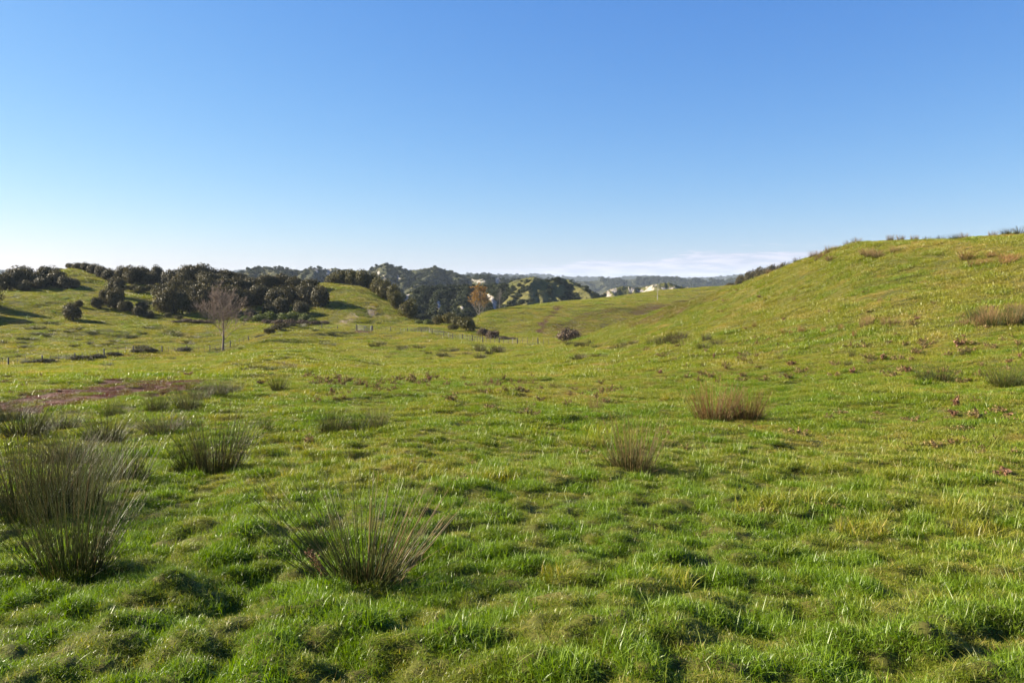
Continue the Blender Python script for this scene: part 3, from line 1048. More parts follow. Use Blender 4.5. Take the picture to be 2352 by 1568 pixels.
fb = [leaf_blob('bush_clump', M_forest, 260, 0.13, 900 + i).mesh('bush_clump', M_forest) for i in range(5)]
fp = cat_(forest['P'])
nf = len(fp)
scatter('hill_forest', make_protos('bush_clump', fb), fp, np.stack([np.zeros(nf), np.zeros(nf), rng.random(nf) * 6.28], -1), cat_(forest['S']), rng.integers(0, 5, nf), {},
        'dark native bush covering the folded hills and ridges beyond the paddocks', 'bush')

# ------------------------------------------------------------------ trees


def evergreen_meshes(seed, mat):
    r = np.random.default_rng(seed)
    crown = leaf_blob('crown', mat, 5200, 0.044, seed, lobes=11, flat=0.86, spread=0.50)
    # trunk with limbs reaching into the lobes
    gq = Geo()
    n = 7
    t = np.linspace(0, 1, 6)
    P, R = [], []
    P.append(np.stack([0.05 * np.sin(3 * t), 0.04 * np.cos(2 * t) - 0.04, -0.1 + 0.75 * t], -1))
    R.append(0.075 * (1 - 0.6 * t))
    for i in range(n):
        a = i * 2 * math.pi / n + r.random()
        b0 = np.array([0.02, 0, 0.12 + 0.3 * r.random()])
        e = np.array([0.5 * math.cos(a), 0.5 * math.sin(a), 0.45 + 0.45 * r.random()])
        P.append(b0 + (e - b0) * t[:, None] + np.array([0, 0, 0.08]) * np.sin(t * math.pi)[:, None])
        R.append(0.035 * (1 - 0.75 * t))
    V, F = tubes(np.array(P), np.array(R), 6)
    gq.add(V, F)
    return crown.mesh('crown', mat), gq.mesh('trunk', M_bark, True)


TREE_PROTO = {}
for kind, mt, nn in (('evergreen', M_evergreen, 6), ('olive', M_olive, 3)):
    TREE_PROTO[kind] = [evergreen_meshes((70 if kind == 'evergreen' else 90) + i, mt) for i in range(nn)]
_first = {}


def tree(name, kind, u, d, wid, hf, label, group=None, cat='tree'):
    """wid = crown width in frame units at its distance, hf = height as a share of the width"""
    x, y = at_d(u, d)
    rad = wid / 2 * d / FD
    i = random.randrange(len(TREE_PROTO[kind]))
    key = (name, kind, i)
    if key in _first:
        o = copy_tree(_first[key])
    else:
        o = bpy.data.objects.new(name, None)
        C.objects.link(o)
        cm_, tm = TREE_PROTO[kind][i]
        obj('trunk', tm, o)
        obj('crown', cm_, o)
        _first[key] = o
    o.empty_display_size = 0.1
    o.location = (x, y, ground(x, y) - 0.30 * rad * hf)
    o.rotation_euler = (0, 0, random.random() * 6.28)
    s = rad / 0.80
    o.scale = (s * random.uniform(0.92, 1.08), s * random.uniform(0.92, 1.08), 2 * rad * hf / 1.0)
    tag(o, label, cat, group)
    return o


ORD = ['first', 'second', 'third', 'fourth', 'fifth', 'sixth', 'seventh', 'eighth', 'ninth', 'tenth', 'eleventh', 'twelfth', 'thirteenth', 'fourteenth', 'fifteenth', 'sixteenth', 'seventeenth', 'eighteenth', 'nineteenth', 'twentieth']


def row(name, kind, items, where, group, adj='dark rounded evergreen', cat='tree', fn=None):
    items = sorted(items)
    n = len(items)
    for k_, it in enumerate(items):
        pos = 'leftmost' if k_ == 0 else 'rightmost' if k_ == n - 1 else ORD[k_] + ' from the left'
        (fn or tree)(name, kind, *it, f'{adj}, {pos} {where}', group, cat)


# stand on the skyline at far left
row('evergreen_tree', 'evergreen', [(14, 252, 40, .95), (40, 256, 44, 1.0), (66, 262, 42, .95), (88, 254, 40, .85), (112, 262, 42, .95), (134, 256, 40, .85), (152, 250, 34, .8), (172, 250, 28, .75), (60, 248, 30, .8), (100, 250, 30, .8)],
    'in the skyline stand at far left', 'evergreens in the far left stand')
# out-of-frame neighbours of that slope, their shade falls into the picture
for (u, d) in ((-45, 214), (-85, 210), (-20, 222)):
    tree('evergreen_tree', 'evergreen', u, d, 46, 1.05, 'dark evergreen tree just beyond the left edge, shading the slope', 'shade trees beyond the left edge')
row('evergreen_tree', 'evergreen', [(185, 286, 24, .7), (202, 284, 26, .75), (220, 280, 28, .8), (238, 276, 30, .85), (256, 272, 32, .8), (276, 270, 30, .75), (166, 292, 20, .6), (140, 294, 18, .6)],
    'on the skyline of the grassy knoll', 'scrub trees on the grassy knoll')
row('evergreen_tree', 'evergreen', [(224, 222, 26, 1.0), (244, 226, 28, 1.25), (268, 222, 40, 1.15), (272, 238, 42, 1.1), (290, 218, 32, .8)],
    'in the small clump mid slope', 'evergreens in the small slope clump')
row('evergreen_tree', 'evergreen', [(316, 213, 24, .95), (330, 218, 28, 1.0), (344, 212, 24, .7)], 'in the trio below the clay bank', 'trio of evergreens below the bank')
tree('evergreen_tree', 'evergreen', 166, 206, 38, .98, 'lone round dark evergreen standing alone on the open grass slope at left')
tree('evergreen_tree', 'evergreen', 184, 222, 15, 1.0, 'tiny dark shrub-like evergreen above the lone round tree')
tree('evergreen_tree', 'evergreen', 364, 268, 30, 1.25, 'small umbrella shaped evergreen alone on the skyline gap')
row('evergreen_tree', 'evergreen', [(286, 268, 34, 1.0), (306, 262, 40, 1.0), (330, 264, 42, 1.0), (350, 260, 34, .95)], 'on the skyline above the clay bank', 'evergreens above the clay bank')
# the big wood
row('evergreen_tree', 'evergreen', [(408, 262, 50, .72), (438, 266, 56, .75), (464, 264, 50, .76), (490, 266, 46, .66), (518, 266, 46, .62), (545, 268, 44, .5), (420, 254, 48, .75), (475, 256, 48, .75), (510, 256, 44, .66), (385, 258, 40, .72)],
    'in the top row of the big wood', 'big wood, top row')
row('evergreen_tree', 'evergreen', [(382, 236, 46, .9), (410, 240, 52, .95), (445, 240, 50, .95), (480, 242, 52, .95), (515, 244, 50, .85), (548, 248, 50, .75), (580, 250, 50, .68), (612, 254, 50, .62), (646, 256, 52, .56), (680, 252, 50, .58), (712, 250, 46, .56)],
    'in the middle row of the big wood', 'big wood, middle row')
row('evergreen_tree', 'evergreen', [(376, 220, 46, 1.0), (402, 218, 60, 1.1), (436, 220, 42, 0.9), (464, 222, 60, 1.1), (500, 224, 56, 1.05), (534, 224, 58, 1.0), (562, 230, 46, .95), (600, 234, 50, .95), (636, 230, 48, .95), (668, 234, 52, .92), (704, 232, 54, .92), (736, 226, 50, 1.0), (618, 218, 36, .9), (690, 219, 38, .9), (576, 214, 26, .95), (648, 222, 40, 1.0)],
    'in the front row of the big wood', 'big wood, front row')
# row dropping down the spur
row('evergreen_tree', 'olive', [(768, 264, 40, .62), (790, 262, 44, .72), (812, 260, 44, .82), (834, 258, 44, .9), (856, 256, 44, .95), (872, 250, 42, 1.0), (888, 248, 42, 1.15), (902, 244, 40, 1.15), (914, 238, 30, 1.2)],
    'in the row descending the grassy spur', 'row of trees down the spur', 'olive green rounded tree')
tree('evergreen_tree', 'olive', 938, 216, 42, 1.1, 'olive green rounded tree standing lowest, apart at the foot of the spur')
tree('evergreen_tree', 'olive', 908, 222, 34, 1.2, 'narrow olive tree just above the lowest tree on the spur')
# dark trees behind the right hill
row('evergreen_tree', 'evergreen', [(1700, 340, 30, 1.0), (1724, 336, 34, 1.1), (1746, 334, 36, 1.15), (1768, 330, 36, 1.3), (1792, 326, 34, 1.5), (1676, 345, 22, 0.8), (1812, 322, 34, 1.6)],
    'behind the left shoulder of the right hill', 'trees behind the right hill')

# shrubs ----------------------------------------------------------------
SHRUB = {}
for kind, mt in (('brown', M_brownbush), ('lime', M_limebush), ('olive_shrub', M_olive), ('dark', M_evergreen)):
    SHRUB[kind] = [leaf_blob('shrub', mt, 1800, 0.058, 500 + i + len(kind) * 10, lobes=10, flat=0.7, spread=0.62).mesh('shrub', mt) for i in range(3)]


def shrub(name, kind, u, d, wid, hf, label, group=None, cat='shrub'):
    x, y = at_d(u, d)
    rad = wid / 2 * d / FD
    o = obj(name, random.choice(SHRUB[kind]))
    o.location = (x, y, ground(x, y) - 0.12 * rad)
    o.rotation_euler = (0, 0, random.random() * 6.28)
    s = rad / 0.80
    o.scale = (s, s, 2 * rad * hf / 1.02)
    tag(o, label, cat, group)
    return o


row('shrub', 'lime', [(594, 208, 30, .7), (622, 212, 36, .7), (648, 210, 40, .6), (676, 212, 36, .7), (700, 210, 34, .6), (566, 208, 26, .5), (720, 207, 28, .5)],
    'along the foot of the big wood', 'bright shrubs below the big wood', 'bright yellow green bush', fn=shrub)
row('shrub', 'brown', [(640, 200, 30, .5), (664, 199, 34, .5), (694, 200, 32, .45), (724, 200, 30, .4), (612, 204, 22, .55), (745, 203, 22, .4)],
    'on the flat below the wood', 'brown scrub below the big wood', 'low brown scrub bush', fn=shrub)
row('shrub', 'olive_shrub', [(296, 250, 18, .8), (310, 250, 20, .8), (326, 248, 22, .8), (344, 248, 24, .8), (358, 244, 18, .8), (386, 212, 20, .6), (412, 208, 22, .5)],
    'along the clay bank', 'shrubs on the clay bank', 'olive green shrub', fn=shrub)
row('shrub', 'brown', [(430, 204, 30, .35), (452, 203, 30, .35), (476, 202, 26, .35), (405, 203, 24, .3)], 'on the slope behind the bare tree', 'brown scrub behind the bare tree', 'rusty low scrub', fn=shrub)
row('shrub', 'lime', [(964, 206, 24, .5), (984, 204, 26, .55)], 'in the pair below the spur', 'leafy pair below the spur', 'lush green bush', fn=shrub)
row('shrub', 'olive_shrub', [(1012, 202, 32, .95), (1030, 198, 34, 1.0), (1050, 194, 32, .9), (1062, 188, 30, .95), (1075, 178, 44, 1.0), (1042, 184, 26, .8), (1000, 206, 22, .8)],
    'in the shrub line behind the right fence', 'shrub line behind the right fence', 'olive brown bush', fn=shrub)
row('shrub', 'brown', [(1112, 166, 28, .95), (1132, 160, 36, .8), (1158, 158, 22, .5), (1175, 158, 24, .35)], 'behind the centre fence', 'brown bushes behind the centre fence', 'dull brown bush', fn=shrub)
shrub('shrub', 'brown', 1306, 150, 60, .62, 'big round greyish brown bush at the foot of the ploughed paddock')
shrub('shrub', 'brown', 1434, 146, 48, .70, 'flattened greyish brown bush half hidden by the right hill')
row('shrub', 'dark', [(598, 166, 26, .42), (616, 169, 28, .5), (634, 172, 28, .55), (651, 175, 28, .55), (667, 178, 28, .5), (682, 182, 22, .5)],
    'along the dark ditch bank', 'bushes along the ditch bank', 'dark low bush', fn=shrub)
row('shrub', 'dark', [(318, 146, 34, .35), (338, 147, 28, .5), (352, 148, 22, .5), (420, 153, 34, .36), (255, 144, 40, .22), (215, 142, 40, .26), (180, 140, 44, .30), (100, 137, 44, .26), (60, 136, 34, .22)],
    'tangled under the left fence', 'dark growth under the left fence', 'low dark tangle', fn=shrub)

# bare deciduous trees ---------------------------------------------------


def bare_tree(seed, h, spread, trunk_h, levels, mat, r0, upright=0.35, leaves=None, first=5, limb=1.0, twig=0.008):
    """tapered trunk, forking limbs and fine twigs; returns trunk mesh, branch mesh, (leaf mesh)"""
    r = np.random.default_rng(seed)
    tg, bgq = Geo(), Geo()
    n = 8
    t = np.linspace(0, 1, n)
    P = np.stack([0.02 * h * np.sin(t * 2.5), 0.012 * h * np.sin(t * 4), -0.2 + (h * 0.86 + 0.2) * t], -1)
    R = r0 * (1 - 0.93 * t) ** 0.8 + 0.004
    R[0] *= 1.35
    V, F = tubes(P[None], R[None], 8)
    tg.add(V, F)
    segs = []
    tips = []

    def grow(p, d, L, rad, lev):
        m = 5
        tt = np.linspace(0, 1, m)
        q = [p]
        dd = d.copy()
        for _ in range(m - 1):
            dd = dd + r.normal(0, 0.10, 3) + np.array([0, 0, upright * 0.16])
            dd /= np.linalg.norm(dd)
            q.append(q[-1] + dd * L / (m - 1))
        q = np.array(q)
        segs.append((q, rad * (1 - 0.7 * tt) + 0.002))
        if lev == 0:
            tips.append(q[2:])
            return
        kids = int(r.integers(4, 7)) if lev > 1 else int(r.integers(4, 8))
        for _ in range(kids):
            s = 0.25 + 0.75 * r.random()
            i = min(int(s * (m - 1)), m - 2)
            pp = q[i] + (q[i + 1] - q[i]) * (s * (m - 1) - i)
            nd = dd * 0.85 + r.normal(0, 0.45, 3)
            nd[2] = nd[2] * 0.8 + upright * 0.45
            nd /= np.linalg.norm(nd)
            grow(pp, nd, L * (0.45 + 0.25 * r.random()) * (1.15 - 0.4 * s), max(rad * 0.45, twig), lev - 1)
    for i in range(first * 3):
        s = trunk_h + (0.97 - trunk_h) * (i / (first * 3)) ** 0.9
        a = i * 2.4 + r.random() * 0.6
        k_ = s * (n - 1)
        j = min(int(k_), n - 2)
        p = P[j] + (P[j + 1] - P[j]) * (k_ - j)
        out_ = spread * (1 - 0.35 * s)
        d = np.array([math.cos(a) * out_, math.sin(a) * out_, 0.75 + 0.5 * s])
        d /= np.linalg.norm(d)
        grow(p, d, limb * h * (0.42 - 0.22 * (s - trunk_h)) * (0.8 + 0.4 * r.random()), r0 * 0.42 * (1 - 0.6 * s), levels)
    V, F = tubes(np.array([q for q, _ in segs]), np.array([w_ for _, w_ in segs]), 3)
    bgq.add(V, F)
    lm = None
    if leaves:
        pts = np.concatenate(tips)
        pts = pts[r.random(len(pts)) < leaves[1]]
        m = len(pts)
        a = r.normal(0, 1, (m, 3))
        a /= np.linalg.norm(a, axis=1, keepdims=True)
        b = np.cross(a, r.normal(0, 1, (m, 3)))
        b /= np.linalg.norm(b, axis=1, keepdims=True)
        s = (leaves[2] * (0.6 + 0.8 * r.random(m)))[:, None]
        V = np.stack([pts - a * s, pts + b * s * 0.6, pts + a * s, pts - b * s * 0.6], 1)
        lm = Geo().add(V.reshape(-1, 3), [np.arange(m * 4).reshape(m, 4)], t=np.repeat(r.random(m), 4), rnd=np.repeat(r.random(m), 4)).mesh('leaves', leaves[0])
    return tg.mesh('trunk', mat, True), bgq.mesh('branches', mat), lm


def place_bare(name, u, d, meshes, label, scale=1.0):
    x, y = at_d(u, d)
    o = bpy.data.objects.new(name, None)
    C.objects.link(o)
    o.empty_display_size = 0.1
    o.location = (x, y, ground(x, y) - 0.05)
    o.scale = (scale,) * 3
    for nm, me in zip(('trunk', 'branches', 'leaves'), meshes):
        if me:
            obj(nm, me, o)
    return tag(o, label, 'tree')


place_bare('bare_tree', 510, 156, bare_tree(5, 10.2, 1.5, 0.26, 3, M_twig, 0.24, 0.42, None, 7, 1.15, 0.018), 'leafless grey tree with a wide twiggy crown beside the left fence')
place_bare('poplar_tree', 1101, 232, bare_tree(9, 8.4, 1.15, 0.06, 2, M_greybark, 0.2, 0.7, (M_poplar, 0.95, 0.17), 10, 1.3), 'upright poplar with sparse orange brown leaves behind the paddock crest')
place_bare('bare_tree', 1147, 240, bare_tree(11, 6.2, 0.4, 0.1, 2, M_greybark, 0.10, 0.8, None, 4), 'thin bare grey sapling next to the orange poplar')
place_bare('bare_tree', 1509, 266, bare_tree(13, 5.2, 0.35, 0.45, 1, M_palebark, 0.10, 0.6, None, 3), 'thin pale stemmed bare sapling alone on the far paddock')

# ------------------------------------------------------------------ fences and gate


def box_tube(p0, p1, r, k=4):
    return tubes(np.array([[p0, p1]]), np.full((1, 2), r), k)


def fence(name, pts, post_every, hgt, label, mat=M_post, batten=3, pale=0):
    """pts: list of (u, d); posts with battens between, four wires"""
    o = bpy.data.objects.new(name, None)
    C.objects.link(o)
    o.empty_display_size = 0.1
    W_ = np.array([at_d(u, d) for u, d in pts])
    o.location = (W_[0][0], W_[0][1], ground(*W_[0]))
    tag(o, label, 'fence')
    seg = np.r_[0, np.cumsum(np.linalg.norm(np.diff(W_, axis=0), axis=1))]
    n = int(seg[-1] / post_every)
    tops = []
    loc = np.array(o.location)
    for i in range(n + 1):
        s = min(i * post_every, seg[-1])
        x, y = np.interp(s, seg, W_[:, 0]), np.interp(s, seg, W_[:, 1])
        z = ground(x, y)
        h = hgt * random.uniform(0.93, 1.1)
        lx, ly = random.uniform(-.07, .07), random.uniform(-.05, .05)
        r = random.uniform(0.085, 0.115)
        V, F = tubes(np.array([[(x, y, z - 0.3), (x + lx * .6, y + ly * .6, z + h * .6), (x + lx, y + ly, z + h)]]) - loc, np.array([[r, r, r * 0.92]]), 6)
        nV = len(V)
        obj('post', Geo().add(V, F + [np.arange(nV - 6, nV)[None, :]]).mesh('post', mat, False), o)
        tops.append((x, y, z))
        for b in range(1, batten + 1):
            s2 = s + b * post_every / (batten + 1)
            if s2 > seg[-1]:
                break
            x, y = np.interp(s2, seg, W_[:, 0]), np.interp(s2, seg, W_[:, 1])
            z = ground(x, y)
            lx = random.uniform(-.06, .06)
            V, F = tubes(np.array([[(x, y, z - 0.05), (x + lx, y, z + hgt * 0.93)]]) - loc, np.full((1, 2), 0.034), 4)
            obj('batten', Geo().add(V, F).mesh('batten', M_palepost if random.random() < pale else mat), o)
    tops = np.array(tops)
    Wr = Geo()
    for f in (0.2, 0.42, 0.66, 0.92):
        P = tops + np.array([0, 0, hgt * f]) - loc
        V, F = tubes(P[None], np.full((1, len(P)), 0.006), 3)
        Wr.add(V, F)
    obj('wire', Wr.mesh('wire', M_wire), o)
    return o


fence('fence', [(-60, 131), (0, 134), (55, 136), (130, 139), (207, 142), (265, 145), (370, 149), (455, 154), (510, 158), (575, 164)], 5.2, 1.15, 'post and wire fence along the dark strip below the left field', batten=3)
fence('fence', [(668, 186), (700, 187), (740, 188), (776, 187)], 3.6, 1.05, 'short close battened fence left of the wooden gate', batten=4)
fence('fence', [(856, 182), (880, 180), (920, 178), (967, 172), (1020, 163), (1066, 153), (1112, 144), (1186, 137), (1226, 134), (1268, 131)], 5.0, 1.2, 'post and wire fence running right from the gate, some battens pale', batten=3, pale=0.15)

gt = bpy.data.objects.new('gate', None)
C.objects.link(gt)
gx0, gy0 = at_d(821, 183)
gx1, gy1 = at_d(852, 180)
gz0, gz1 = ground(gx0, gy0), ground(gx1, gy1)
gt.location = (gx0, gy0, gz0)
tag(gt, 'weathered pale railed wooden farm gate with a diagonal brace at the gateway', 'gate')
A = np.array([0, 0, 0.12])
B = np.array([gx1 - gx0, gy1 - gy0, gz1 - gz0 + 0.12])
for f in (0.0, 0.3, 0.62, 1.0):
    V, F = box_tube(A + [0, 0, 0.1 + f * 1.05], B + [0, 0, 0.1 + f * 1.05], 0.06)
    obj('rail', Geo().add(V, F).mesh('rail', M_gate), gt)
for f in (0.0, 0.5, 1.0):
    q = A + (B - A) * f
    V, F = box_tube(q + [0, -0.05, 0.0], q + [0, -0.05, 1.25], 0.06)
    obj('stile', Geo().add(V, F).mesh('stile', M_post if f < 1 else M_gate), gt)
V, F = box_tube(A + (B - A) * 0.5 + [0, -0.09, 1.1], B + [0, -0.09, 0.1], 0.055)
obj('brace', Geo().add(V, F).mesh('brace', M_gate), gt)
for uu_, dd_, lab in ((818, 183.2, 'dark gatepost at the hinge end of the gate'), (853.5, 179.8, 'dark gatepost where the gate meets the right fence')):
    x, y = at_d(uu_, dd_)
    z = ground(x, y)
    P = np.array([[(0, 0, -0.3), (0, 0, 0.8), (0.02, 0, 1.5)]])
    V, F = tubes(P, np.array([[0.13, 0.125, 0.115]]), 8)
    o = obj('gatepost', Geo().add(V, F + [np.arange(len(V) - 8, len(V))[None, :]]).mesh('gatepost', M_post), None, (x, y, z))
    tag(o, lab, 'post')

# ------------------------------------------------------------------ rushes


def rush_mesh(name, mat, n, rad, L0, L1, lean, seed, r=0.0017, bend=0.12, bias=(0, 0), k=3, broken=0.09, seg=5):
    q_ = np.random.default_rng(seed)
    q = np.sqrt(q_.random(n)) * rad
    a = q_.random(n) * 2 * math.pi
    p = np.stack([q * np.cos(a), q * np.sin(a), np.full(n, -0.05)], -1)
    L = L0 + (L1 - L0) * q_.random(n) ** 0.8
    ln = (q / rad) * lean * (0.5 + 0.8 * q_.random(n)) + np.abs(q_.normal(0, 0.07, n))
    az_ = a + q_.normal(0, 0.5, n)
    d = np.stack([np.sin(ln) * np.cos(az_) + bias[0], np.sin(ln) * np.sin(az_) + bias[1], np.cos(ln)], -1)
    fl = q_.random(n) < broken
    d[fl] += np.stack([q_.normal(0, 0.8, fl.sum()), q_.normal(0, 0.8, fl.sum()), np.full(fl.sum(), -0.2)], -1)
    d /= np.linalg.norm(d, axis=1, keepdims=True)
    P = bez(p, d, L, bend * (0.2 + q_.random(n)), seg)
    tt = np.linspace(0, 1, seg)
    R = r * (1.15 - 0.75 * tt)[None, :] * (0.8 + 0.4 * q_.random(n))[:, None]
    V, F = tubes(P, R, k)
    gq = Geo()
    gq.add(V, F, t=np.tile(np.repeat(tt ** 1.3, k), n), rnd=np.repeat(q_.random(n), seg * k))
    # crowded short stems and old sheaths round the base
    m = int(n * (0.5 if r < 0.008 else 0.12))
    q = np.sqrt(q_.random(m)) * rad * 1.05
    a = q_.random(m) * 2 * math.pi
    p = np.stack([q * np.cos(a), q * np.sin(a), np.full(m, -0.05)], -1)
    ln = np.abs(q_.normal(0, 0.35, m))
    d = np.stack([np.sin(ln) * np.cos(a), np.sin(ln) * np.sin(a), np.cos(ln)], -1)
    P = bez(p, d, L1 * (0.12 + 0.33 * q_.random(m)), np.full(m, 0.2), 3)
    V, F = tubes(P, np.full((m, 3), r * 1.2) * np.array([1.2, 1.0, 0.5]), 3)
    gq.add(V, F, t=np.tile(np.repeat([0.0, 0.2, 0.45], 3), m), rnd=np.repeat(q_.random(m), 9))
    return gq.mesh(name, mat)


SHORT = {}


def rush(meshes, u, v, hgt, wid, label, group=None, name='rush_clump', mesh_h=1.0, mesh_w=1.0, sink=0.02):
    """hgt, wid in frame units; base at (u, v)"""
    x, y, d = hit(u, v)
    o = obj(name, random.choice(meshes) if isinstance(meshes, list) else meshes)
    L = math.hypot(d, CZ - ground(x, y))
    sz, sw = hgt * L / FD / mesh_h * (1.18 if d < 45 else 1.0), wid * L / FD / mesh_w
    o.location = (x, y, ground(x, y) - sink)
    o.scale = (sw, sw, sz)
    o.rotation_euler = (0, 0, random.random() * 6.28)
    tag(o, label, 'rush', group)
    return o


# the big foreground clump: fanned stems, green left, straw-coloured right
x, y, d = hit(832, 1340)
e = bpy.data.objects.new('rush_clump', None)
C.objects.link(e)
e.empty_display_size = 0.1
e.location = (x, y, ground(x, y))
tag(e, 'large open fan of green rush stems, straw coloured on its right, nearest the camera', 'rush')
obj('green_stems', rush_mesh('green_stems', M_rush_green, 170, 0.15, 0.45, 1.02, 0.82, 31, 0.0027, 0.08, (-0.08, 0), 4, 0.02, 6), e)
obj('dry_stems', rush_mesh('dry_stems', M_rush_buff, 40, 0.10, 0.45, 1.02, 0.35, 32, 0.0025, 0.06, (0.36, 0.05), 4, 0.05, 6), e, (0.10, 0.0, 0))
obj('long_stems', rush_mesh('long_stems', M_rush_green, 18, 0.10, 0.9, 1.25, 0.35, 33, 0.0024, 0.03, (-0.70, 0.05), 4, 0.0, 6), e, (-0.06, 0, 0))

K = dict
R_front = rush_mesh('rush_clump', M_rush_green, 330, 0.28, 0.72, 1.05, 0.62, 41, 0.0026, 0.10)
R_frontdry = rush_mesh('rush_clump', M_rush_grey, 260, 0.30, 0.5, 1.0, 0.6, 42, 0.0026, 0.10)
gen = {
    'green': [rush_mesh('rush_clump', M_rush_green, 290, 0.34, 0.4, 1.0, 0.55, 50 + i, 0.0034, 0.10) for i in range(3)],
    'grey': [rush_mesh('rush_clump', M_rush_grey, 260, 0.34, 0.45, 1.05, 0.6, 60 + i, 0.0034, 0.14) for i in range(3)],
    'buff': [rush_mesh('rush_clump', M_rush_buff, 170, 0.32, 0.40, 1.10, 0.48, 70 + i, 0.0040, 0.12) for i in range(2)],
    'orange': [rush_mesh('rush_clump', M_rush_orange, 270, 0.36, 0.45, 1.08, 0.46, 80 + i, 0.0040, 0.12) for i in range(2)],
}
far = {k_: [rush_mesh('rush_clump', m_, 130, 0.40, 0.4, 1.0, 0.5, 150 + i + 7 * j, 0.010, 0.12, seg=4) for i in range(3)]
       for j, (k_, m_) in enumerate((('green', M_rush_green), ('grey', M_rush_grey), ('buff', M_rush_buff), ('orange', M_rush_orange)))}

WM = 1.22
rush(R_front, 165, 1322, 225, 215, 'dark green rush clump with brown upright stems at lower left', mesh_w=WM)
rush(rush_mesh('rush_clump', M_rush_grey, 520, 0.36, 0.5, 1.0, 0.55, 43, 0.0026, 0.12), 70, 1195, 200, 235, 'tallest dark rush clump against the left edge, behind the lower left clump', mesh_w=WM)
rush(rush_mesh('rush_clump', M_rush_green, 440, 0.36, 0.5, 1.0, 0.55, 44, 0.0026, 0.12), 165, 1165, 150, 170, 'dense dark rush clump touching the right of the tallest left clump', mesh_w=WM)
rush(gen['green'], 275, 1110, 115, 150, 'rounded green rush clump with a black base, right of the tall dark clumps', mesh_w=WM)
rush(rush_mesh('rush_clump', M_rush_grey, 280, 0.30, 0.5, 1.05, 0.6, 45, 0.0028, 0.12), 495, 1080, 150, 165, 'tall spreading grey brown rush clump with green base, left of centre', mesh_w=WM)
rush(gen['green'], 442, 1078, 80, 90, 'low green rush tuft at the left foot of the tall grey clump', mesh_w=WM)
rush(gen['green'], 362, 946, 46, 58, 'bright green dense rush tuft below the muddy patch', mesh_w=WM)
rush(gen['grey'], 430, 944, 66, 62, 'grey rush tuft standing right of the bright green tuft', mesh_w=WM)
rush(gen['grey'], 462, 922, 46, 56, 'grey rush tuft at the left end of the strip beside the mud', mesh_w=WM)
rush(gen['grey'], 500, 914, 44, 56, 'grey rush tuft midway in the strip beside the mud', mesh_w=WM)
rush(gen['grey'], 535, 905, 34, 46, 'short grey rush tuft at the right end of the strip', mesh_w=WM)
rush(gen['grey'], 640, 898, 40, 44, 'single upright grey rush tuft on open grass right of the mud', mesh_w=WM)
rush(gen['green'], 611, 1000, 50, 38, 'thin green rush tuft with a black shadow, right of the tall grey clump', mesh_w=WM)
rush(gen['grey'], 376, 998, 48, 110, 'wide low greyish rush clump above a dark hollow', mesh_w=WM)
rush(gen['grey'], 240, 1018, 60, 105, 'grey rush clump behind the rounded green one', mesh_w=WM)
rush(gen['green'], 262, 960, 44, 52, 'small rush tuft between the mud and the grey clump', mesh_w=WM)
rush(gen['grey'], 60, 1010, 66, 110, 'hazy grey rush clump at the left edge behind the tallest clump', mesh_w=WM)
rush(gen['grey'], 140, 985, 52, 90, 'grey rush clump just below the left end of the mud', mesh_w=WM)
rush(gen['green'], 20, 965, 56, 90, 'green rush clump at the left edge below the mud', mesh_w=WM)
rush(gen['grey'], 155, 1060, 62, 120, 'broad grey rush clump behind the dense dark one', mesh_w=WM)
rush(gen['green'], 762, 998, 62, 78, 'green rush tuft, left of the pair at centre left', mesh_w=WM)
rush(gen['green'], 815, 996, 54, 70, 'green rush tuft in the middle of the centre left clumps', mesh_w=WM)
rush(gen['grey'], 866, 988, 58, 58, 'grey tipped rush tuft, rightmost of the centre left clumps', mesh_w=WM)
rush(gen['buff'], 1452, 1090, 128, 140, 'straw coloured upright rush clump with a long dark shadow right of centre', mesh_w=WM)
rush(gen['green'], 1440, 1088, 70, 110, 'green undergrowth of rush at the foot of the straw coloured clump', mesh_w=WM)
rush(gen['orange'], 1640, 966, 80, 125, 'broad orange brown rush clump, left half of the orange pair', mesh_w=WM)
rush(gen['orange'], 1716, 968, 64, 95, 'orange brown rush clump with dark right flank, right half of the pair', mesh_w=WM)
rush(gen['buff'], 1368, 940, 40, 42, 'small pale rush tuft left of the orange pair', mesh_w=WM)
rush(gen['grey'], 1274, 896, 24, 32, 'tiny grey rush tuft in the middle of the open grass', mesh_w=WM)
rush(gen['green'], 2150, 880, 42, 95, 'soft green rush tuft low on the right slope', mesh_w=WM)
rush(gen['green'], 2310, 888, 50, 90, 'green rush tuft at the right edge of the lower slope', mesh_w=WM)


def many(kind, box, n, hgt, wid, label, group, name='rush_clump', protos=far):
    (u0, v0, u1, v1) = box
    for _ in range(n):
        for _try in range(20):
            u, v = random.uniform(u0, u1), random.uniform(v0, v1)
            if hit(u, v)[2] < 400:
                break
        rush(protos[kind], u, v, random.uniform(*hgt), random.uniform(*wid), label, group, name, 1.0, WM)


